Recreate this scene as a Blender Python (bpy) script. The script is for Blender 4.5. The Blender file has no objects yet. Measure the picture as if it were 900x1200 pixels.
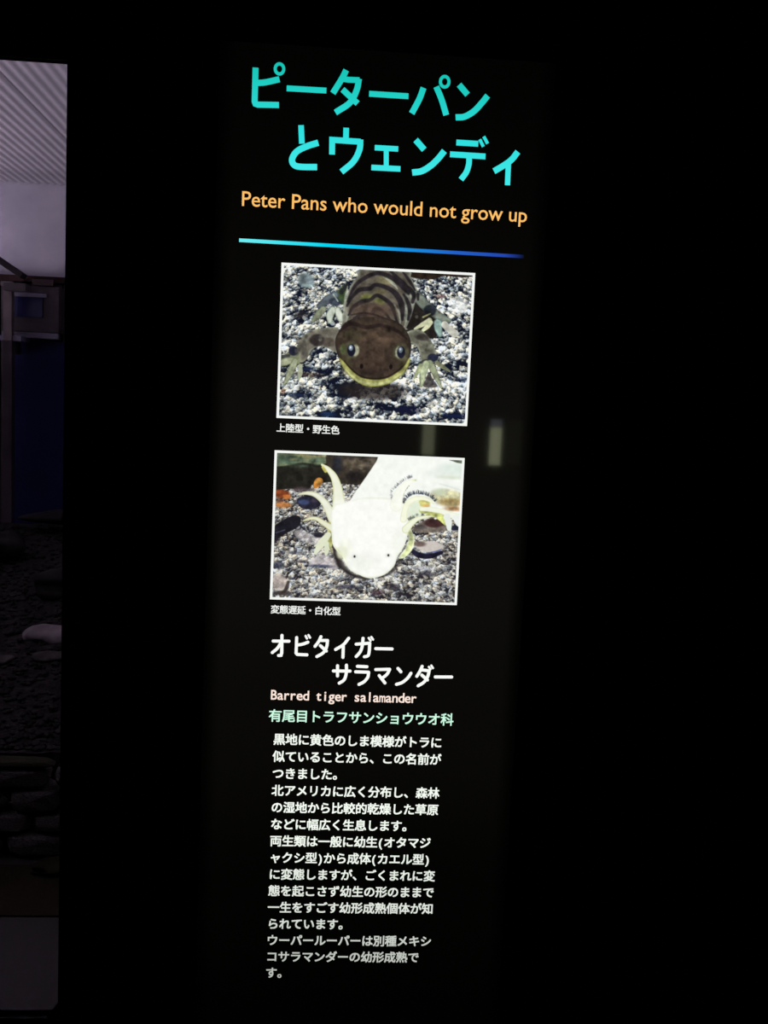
import bpy, bmesh, math, random
import numpy as np
from mathutils import Vector, Matrix

# ------------------------------------------------------------------ camera, world, big lights, exposure
SC = bpy.context.scene
COL = SC.collection
cam_data = bpy.data.cameras.new('camera')
cam = bpy.data.objects.new('camera', cam_data)
COL.objects.link(cam)
cam_data.sensor_fit = 'VERTICAL'
cam_data.sensor_height = 24.0
cam_data.lens = 1200.0 / 1200.0 * 24.0
cam_data.clip_start = 0.02
RT = Vector((0.99680126, -0.06613903, 0.04486503))
UP = Vector((-0.03707915, 0.1145763, 0.99272222))
FW = Vector((0.07079815, 0.99121032, -0.11175743))
cam.matrix_world = Matrix(((RT.x, UP.x, -FW.x, 0.03977), (RT.y, UP.y, -FW.y, -1.0761), (RT.z, UP.z, -FW.z, 1.5), (0, 0, 0, 1)))
SC.camera = cam

world = bpy.data.worlds.new('dark_world')
SC.world = world
world.use_nodes = True
world.node_tree.nodes['Background'].inputs[0].default_value = (0, 0, 0, 1)
world.node_tree.nodes['Background'].inputs[1].default_value = 0.0

def area_light(name, loc, size, size_y, power, color):     # shines straight up; added to brighten the ribbed ceiling
    d = bpy.data.lights.new(name, 'AREA')
    d.shape = 'RECTANGLE'; d.size = size; d.size_y = size_y
    d.energy = power; d.color = color
    o = bpy.data.objects.new(name, d); COL.objects.link(o)
    o.location = loc; o.rotation_euler = (math.pi, 0, 0)
    return o
ADDED_TROUGHS = [(-3.25, 2.7), (0.55, 2.7)]  # places of the added uplights, out of view on either side
for (tx, ty), watts in zip(ADDED_TROUGHS, (98.0, 23.0)):
    area_light('uplight_glow', (tx, ty, 1.20), 0.08, 4.4, watts, (1.0, 0.86, 1.08))

SC.view_settings.view_transform = 'Standard'
SC.view_settings.look = 'None'
SC.view_settings.exposure = 0.0
SC.view_settings.gamma = 1.0
SC.view_settings.use_curve_mapping = False

# ------------------------------------------------------------------ helpers
def lin(c):
    return tuple((v / 255 / 12.92) if v / 255 <= 0.04045 else ((v / 255 + 0.055) / 1.055) ** 2.4 for v in c)

def tag(o, label=None, cat=None, group=None, kind=None):
    if label: o['label'] = label
    if cat: o['category'] = cat
    if group: o['group'] = group
    if kind: o['kind'] = kind
    return o

def mesh_obj(name, verts, faces, mat, parent=None, smooth=False):
    me = bpy.data.meshes.new(name)
    me.from_pydata(verts, [], faces)
    if smooth:
        me.polygons.foreach_set('use_smooth', [True] * len(me.polygons))
    me.materials.append(mat)
    o = bpy.data.objects.new(name, me)
    COL.objects.link(o)
    if parent: o.parent = parent
    return o

def empty(name, loc=(0, 0, 0)):
    o = bpy.data.objects.new(name, None)
    COL.objects.link(o); o.location = loc
    o.empty_display_size = 0.05
    return o

def bm_obj(name, bm, mat, parent=None, bevel=0.0):
    if bevel:
        bmesh.ops.bevel(bm, geom=list(bm.edges), offset=bevel, segments=2, affect='EDGES', profile=0.6)
    bmesh.ops.recalc_face_normals(bm, faces=bm.faces)
    me = bpy.data.meshes.new(name); bm.to_mesh(me); bm.free()
    me.materials.append(mat)
    o = bpy.data.objects.new(name, me); COL.objects.link(o)
    if parent: o.parent = parent
    return o

def add_box(bm, x0, x1, y0, y1, z0, z1):
    vs = [bm.verts.new((x, y, z)) for x in (x0, x1) for y in (y0, y1) for z in (z0, z1)]
    for f in ((0, 1, 3, 2), (4, 6, 7, 5), (0, 4, 5, 1), (2, 3, 7, 6), (0, 2, 6, 4), (1, 5, 7, 3)):
        bm.faces.new([vs[i] for i in f])

def box(name, x0, x1, y0, y1, z0, z1, mat, parent=None, bevel=0.0):
    bm = bmesh.new(); add_box(bm, x0, x1, y0, y1, z0, z1)
    return bm_obj(name, bm, mat, parent, bevel)

# ------------------------------------------------------------------ materials
def new_mat(name):
    m = bpy.data.materials.new(name); m.use_nodes = True
    nt = m.node_tree; nt.nodes.clear()
    return m, nt, nt.nodes.new('ShaderNodeOutputMaterial')

def surface_mat(name, c0, c1, scale=8.0, rough=0.7, bump=0.2, spec=0.3, metal=0.0, detail=6.0):
    m, nt, out = new_mat(name)
    b = nt.nodes.new('ShaderNodeBsdfPrincipled')
    tc = nt.nodes.new('ShaderNodeTexCoord')
    n = nt.nodes.new('ShaderNodeTexNoise'); n.inputs['Scale'].default_value = scale; n.inputs['Detail'].default_value = detail
    r = nt.nodes.new('ShaderNodeValToRGB')
    r.color_ramp.elements[0].position = 0.35; r.color_ramp.elements[1].position = 0.68
    r.color_ramp.elements[0].color = (*lin(c0), 1); r.color_ramp.elements[1].color = (*lin(c1), 1)
    bp = nt.nodes.new('ShaderNodeBump'); bp.inputs['Strength'].default_value = bump; bp.inputs['Distance'].default_value = 0.01
    nt.links.new(tc.outputs['Object'], n.inputs['Vector'])
    nt.links.new(n.outputs['Fac'], r.inputs['Fac'])
    nt.links.new(r.outputs['Color'], b.inputs['Base Color'])
    nt.links.new(n.outputs['Fac'], bp.inputs['Height'])
    nt.links.new(bp.outputs['Normal'], b.inputs['Normal'])
    b.inputs['Roughness'].default_value = rough
    b.inputs['Specular IOR Level'].default_value = spec
    b.inputs['Metallic'].default_value = metal
    nt.links.new(b.outputs[0], out.inputs[0])
    return m

# Backlight fall-off over the box height, painted into the emission of film and prints
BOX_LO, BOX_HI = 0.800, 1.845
def backlight_falloff(nt, stops):
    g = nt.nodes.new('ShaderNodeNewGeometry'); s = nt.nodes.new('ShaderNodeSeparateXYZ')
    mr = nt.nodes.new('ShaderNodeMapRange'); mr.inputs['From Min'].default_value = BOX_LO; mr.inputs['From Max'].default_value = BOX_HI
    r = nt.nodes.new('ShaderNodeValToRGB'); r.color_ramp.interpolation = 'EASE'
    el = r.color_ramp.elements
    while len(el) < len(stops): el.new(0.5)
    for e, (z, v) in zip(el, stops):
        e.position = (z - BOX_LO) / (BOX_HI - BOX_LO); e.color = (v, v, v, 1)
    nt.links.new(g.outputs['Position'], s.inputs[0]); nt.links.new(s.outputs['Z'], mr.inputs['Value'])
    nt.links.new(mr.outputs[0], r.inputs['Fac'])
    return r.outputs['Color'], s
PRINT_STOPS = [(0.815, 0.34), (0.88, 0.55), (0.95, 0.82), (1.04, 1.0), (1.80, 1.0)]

def lit_print(name, colour=None, ramp=None, axis='Z', lo=0, hi=1, attribute=None, strength=1.0, flat=False):
    m, nt, out = new_mat(name)
    e = nt.nodes.new('ShaderNodeEmission'); e.inputs['Strength'].default_value = strength
    prof, sep = backlight_falloff(nt, PRINT_STOPS)
    mul = nt.nodes.new('ShaderNodeMix'); mul.data_type = 'RGBA'; mul.blend_type = 'MULTIPLY'; mul.inputs['Factor'].default_value = 1.0
    if attribute:
        a = nt.nodes.new('ShaderNodeVertexColor'); a.layer_name = attribute
        nt.links.new(a.outputs['Color'], mul.inputs['A'])
    elif ramp:
        mr = nt.nodes.new('ShaderNodeMapRange'); mr.inputs['From Min'].default_value = lo; mr.inputs['From Max'].default_value = hi
        r = nt.nodes.new('ShaderNodeValToRGB'); el = r.color_ramp.elements
        while len(el) < len(ramp): el.new(0.5)
        for k, (p, c) in zip(el, ramp): k.position = p; k.color = (*lin(c), 1)
        nt.links.new(sep.outputs[axis], mr.inputs['Value']); nt.links.new(mr.outputs[0], r.inputs['Fac'])
        nt.links.new(r.outputs['Color'], mul.inputs['A'])
    else:
        mul.inputs['A'].default_value = (*lin(colour), 1)
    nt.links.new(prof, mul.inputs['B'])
    nt.links.new(mul.outputs['Result'], e.inputs['Color'])
    nt.links.new(e.outputs[0], out.inputs[0])
    return m

M = {}
M['matte_black'] = surface_mat('matte_black_wall', (6, 6, 6), (9, 9, 9), 30, 0.95, 0.05, 0.0)
M['housing'] = surface_mat('black_metal_housing', (7, 7, 7), (11, 11, 11), 60, 0.6, 0.03, 0.1)
M['hall_dark'] = surface_mat('dark_hall_paint', (22, 20, 22), (30, 28, 30), 4, 0.9, 0.1, 0.05)
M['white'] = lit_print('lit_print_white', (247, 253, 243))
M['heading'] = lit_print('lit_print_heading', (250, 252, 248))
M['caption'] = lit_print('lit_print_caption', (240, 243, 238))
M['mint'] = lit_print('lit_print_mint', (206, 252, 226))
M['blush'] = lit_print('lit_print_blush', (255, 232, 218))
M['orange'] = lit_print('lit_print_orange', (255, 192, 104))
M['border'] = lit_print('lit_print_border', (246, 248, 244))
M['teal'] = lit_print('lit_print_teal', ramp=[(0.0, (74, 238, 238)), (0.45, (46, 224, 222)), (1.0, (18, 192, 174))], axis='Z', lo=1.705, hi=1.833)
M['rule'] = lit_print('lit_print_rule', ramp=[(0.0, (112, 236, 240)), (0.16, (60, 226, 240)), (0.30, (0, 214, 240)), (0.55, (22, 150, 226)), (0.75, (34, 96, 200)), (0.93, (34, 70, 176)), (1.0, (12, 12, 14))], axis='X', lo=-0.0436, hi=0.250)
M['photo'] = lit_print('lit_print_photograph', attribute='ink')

def face_mat():                     # black film over the light box: a trace of light leaks through, glossy acrylic in front
    m, nt, out = new_mat('black_backlit_acrylic')
    b = nt.nodes.new('ShaderNodeBsdfPrincipled')
    b.inputs['Base Color'].default_value = (0.001, 0.001, 0.001, 1)
    b.inputs['Roughness'].default_value = 0.035
    b.inputs['IOR'].default_value = 1.5
    prof, _ = backlight_falloff(nt, [(0.80, 0.08), (0.95, 0.22), (1.15, 0.66), (1.32, 1.0), (1.48, 1.0), (1.62, 0.52), (1.73, 0.32), (1.84, 0.2)])
    mul = nt.nodes.new('ShaderNodeMix'); mul.data_type = 'RGBA'; mul.blend_type = 'MULTIPLY'; mul.inputs['Factor'].default_value = 1.0
    mul.inputs['A'].default_value = (0.0043, 0.0040, 0.0033, 1)
    nt.links.new(prof, mul.inputs['B']); nt.links.new(mul.outputs['Result'], b.inputs['Emission Color'])
    # edge shade inside the box, painted as weaker emission along both side edges
    sub = nt.nodes.new('ShaderNodeMath'); sub.operation = 'SUBTRACT'; sub.inputs[1].default_value = 0.1015
    ab = nt.nodes.new('ShaderNodeMath'); ab.operation = 'ABSOLUTE'
    mr = nt.nodes.new('ShaderNodeMapRange'); mr.interpolation_type = 'SMOOTHSTEP'
    for i, v in zip(('From Min', 'From Max', 'To Min', 'To Max'), (0.150, 0.172, 1.0, 0.15)): mr.inputs[i].default_value = v
    nt.links.new(_.outputs['X'], sub.inputs[0]); nt.links.new(sub.outputs[0], ab.inputs[0]); nt.links.new(ab.outputs[0], mr.inputs['Value'])
    nt.links.new(mr.outputs[0], b.inputs['Emission Strength'])
    nt.links.new(b.outputs[0], out.inputs[0])
    return m
M['face'] = face_mat()

def glass_mat():
    m, nt, out = new_mat('window_glass')
    b = nt.nodes.new('ShaderNodeBsdfPrincipled')
    b.inputs['Base Color'].default_value = (0.97, 0.98, 0.98, 1); b.inputs['Roughness'].default_value = 0.0
    b.inputs['Transmission Weight'].default_value = 1.0; b.inputs['IOR'].default_value = 1.45
    nt.links.new(b.outputs[0], out.inputs[0])
    return m
M['glass'] = glass_mat()

# ------------------------------------------------------------------ measured shapes
# strokes of the lettering: (width, points in metres on the sign, smoothed)
TITLE = [(0.00594,[(-0.0322,1.8208),(-0.0321,1.7882),(-0.0312,1.786),(-0.0288,1.7853),(-0.0078,1.7863)],0),(0.00595,[(-0.0301,1.8062),(-0.023,1.8071),(-0.0153,1.8091),(-0.0081,1.8112)],1),('ring',-0.0084,1.82107,0.00579,0.00647,0.00272,0.00323),(0.00563,[(-0.0006,1.8029),(0.0392,1.8032)],0),(0.00601,[(0.0583,1.8243),(0.0543,1.8157),(0.0458,1.8011)],1),(0.00567,[(0.0548,1.8156),(0.0607,1.8151),(0.0721,1.8154)],0),(0.00602,[(0.0715,1.8168),(0.0697,1.8059),(0.0634,1.7931),(0.0491,1.7825)],1),(0.00602,[(0.0553,1.8054),(0.0711,1.7927)],0),(0.00569,[(0.0823,1.8029),(0.1222,1.803)],0),(0.00608,[(0.1371,1.8122),(0.1333,1.8008),(0.1263,1.7865)],1),(0.00608,[(0.15,1.8141),(0.1559,1.8022),(0.1616,1.787)],1),('ring',0.15832,1.81943,0.00591,0.00678,0.00278,0.00348),(0.0061,[(0.1731,1.8175),(0.1823,1.8083)],0),(0.00612,[(0.1713,1.7854),(0.1804,1.7867),(0.1897,1.7926),(0.1971,1.801),(0.2029,1.8087)],1),(0.00567,[(0.015,1.7681),(0.0165,1.7501)],0),(0.00621,[(0.033,1.7521),(0.0219,1.748),(0.0118,1.7423),(0.0072,1.7345),(0.0092,1.7291),(0.0158,1.7274),(0.0327,1.7281)],1),(0.0057,[(0.0606,1.7684),(0.0607,1.757)],0),(0.00588,[(0.0473,1.7413),(0.0469,1.7557),(0.0757,1.7556)],0),(0.00606,[(0.0754,1.7579),(0.0749,1.7478),(0.0692,1.7357),(0.0575,1.7248)],1),(0.00538,[(0.0903,1.7507),(0.1142,1.7508)],0),(0.00504,[(0.102,1.7508),(0.1029,1.7312)],0),(0.00557,[(0.0877,1.731),(0.1174,1.7313)],0),(0.00628,[(0.1316,1.7608),(0.1408,1.7517)],0),(0.0063,[(0.1296,1.7284),(0.1393,1.7305),(0.1487,1.7367),(0.1562,1.7446),(0.1615,1.7518)],1),(0.00579,[(0.1733,1.7608),(0.1959,1.7608)],0),(0.00334,[(0.1972,1.7653),(0.2013,1.7583)],0),(0.00334,[(0.2011,1.7684),(0.2055,1.7616)],0),(0.00579,[(0.1674,1.7488),(0.204,1.7488)],0),(0.00581,[(0.1872,1.7478),(0.1873,1.7401),(0.1851,1.732),(0.18,1.7244)],1),(0.00619,[(0.2372,1.7555),(0.2312,1.7473),(0.2235,1.7411),(0.2136,1.7347)],1),(0.00549,[(0.2281,1.7427),(0.2284,1.7216)],0)]
HEADING = [(0.00327,[(0.0044,1.2362),(0.0212,1.2365)],0),(0.00328,[(0.0135,1.2426),(0.0139,1.2234),(0.0132,1.2209),(0.0106,1.2206)],0),(0.00328,[(0.0127,1.2348),(0.0092,1.2286),(0.0039,1.2236)],1),(0.00328,[(0.0292,1.2407),(0.0292,1.2238),(0.0305,1.2224),(0.0325,1.2223),(0.0408,1.2222)],0),(0.00329,[(0.0297,1.2325),(0.036,1.2338),(0.0413,1.236)],1),(0.00237,[(0.0387,1.2427),(0.0402,1.24)],0),(0.00237,[(0.0417,1.2438),(0.0434,1.2411)],0),(0.00329,[(0.055,1.2424),(0.0527,1.2369),(0.0491,1.2317)],1),(0.00329,[(0.0543,1.2383),(0.0622,1.2385)],0),(0.0033,[(0.0622,1.2385),(0.0615,1.2315),(0.0581,1.2249),(0.0515,1.2206)],1),(0.0033,[(0.0548,1.2326),(0.0613,1.2269)],0),(0.00331,[(0.0847,1.2416),(0.0793,1.2344),(0.0712,1.2289)],1),(0.00331,[(0.0793,1.2327),(0.0794,1.2205)],0),(0.00331,[(0.1001,1.242),(0.0997,1.2339),(0.0977,1.2271),(0.0936,1.2218)],1),(0.00331,[(0.093,1.2353),(0.1071,1.2368)],0),(0.00332,[(0.1075,1.2368),(0.1073,1.2273),(0.1061,1.223),(0.1024,1.2218)],1),(0.00239,[(0.1062,1.2425),(0.1083,1.2396)],0),(0.00239,[(0.1089,1.2436),(0.1109,1.2409)],0),(0.00332,[(0.1143,1.2311),(0.1318,1.2312)],0),(0.00331,[(0.0698,1.2053),(0.0876,1.2056)],0),(0.00331,[(0.074,1.2111),(0.0744,1.1999)],0),(0.00331,[(0.0835,1.212),(0.0837,1.2036),(0.0818,1.1961),(0.0766,1.192)],1),(0.00332,[(0.0954,1.2111),(0.1056,1.2109)],0),(0.00332,[(0.0937,1.205),(0.1074,1.2049)],0),(0.00333,[(0.1077,1.2048),(0.107,1.1994),(0.1032,1.1943),(0.0979,1.1912)],1),(0.00333,[(0.1153,1.208),(0.1302,1.2088)],0),(0.00334,[(0.1302,1.2084),(0.1275,1.2031),(0.1224,1.1985)],1),(0.00333,[(0.1193,1.2015),(0.1258,1.1935)],0),(0.00334,[(0.1392,1.2099),(0.1425,1.2063)],0),(0.00334,[(0.1384,1.1923),(0.1446,1.1946),(0.1504,1.1999),(0.1534,1.205)],1),(0.00335,[(0.1652,1.2129),(0.1631,1.2074),(0.16,1.2018)],1),(0.00335,[(0.165,1.209),(0.1731,1.2082)],0),(0.00335,[(0.1731,1.2082),(0.1718,1.2018),(0.1681,1.1956),(0.162,1.1913)],1),(0.00335,[(0.1653,1.2033),(0.1717,1.198)],0),(0.00241,[(0.1726,1.2125),(0.1745,1.2101)],0),(0.00241,[(0.1752,1.214),(0.177,1.2113)],0),(0.00336,[(0.1801,1.2016),(0.1979,1.202)],0)]
HROW = 19
# the two printed photographs as shapes, in millimetres from the corner of each print
GRAVEL_REACHES = [('E',(141.6,129.3),(13.2,5.4),0.42),('E',(169.9,142.3),(13.2,4.8),0.42),('E',(46.6,137.7),(14.4,4.8),0.42),('E',(25.7,148.7),(18.0,4.8),0.42),('E',(48.7,100.6),(14.4,3.1),0.42),('E',(176.6,86.3),(13.2,7.2),0.42),('E',(13.1,126.8),(7.2,3.6),0.42),('E',(183.0,115.6),(14.4,3.6),0.42),('E',(169.6,137.6),(9.6,4.8),0.42),('E',(176.1,75.7),(14.4,7.2),0.42),('E',(185.8,34.2),(10.8,7.2),0.42),('E',(137.5,143.7),(14.4,4.8),-0.9),('E',(109.9,142.0),(9.6,5.4),-0.8),('E',(66.1,121.5),(10.8,9.0),-0.8),('E',(29.1,112.0),(18.0,3.0),-0.7),('E',(187.1,147.5),(13.2,3.0),-0.6),('E',(78.2,127.4),(13.2,7.2),-0.8),('E',(189.0,92.8),(8.4,3.4),-0.7),('E',(192.3,110.4),(7.2,2.6),-0.6),('E',(53.1,152.2),(8.4,3.0),-0.5),('E',(147.5,152.8),(7.2,3.0),-0.6),('E',(30.1,106.7),(9.6,1.9),-0.6),('E',(20.4,133.6),(10.8,2.6),-0.6),('E',(22.2,51.8),(9.6,5.4),-0.6),('E',(14.7,38.3),(6.0,2.6),-0.6),('E',(36.5,88.3),(7.2,3.0),-0.5),('E',(173.9,34.8),(7.2,1.7),-0.6),('E',(170.0,51.4),(7.2,6.0),-0.4)]
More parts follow.
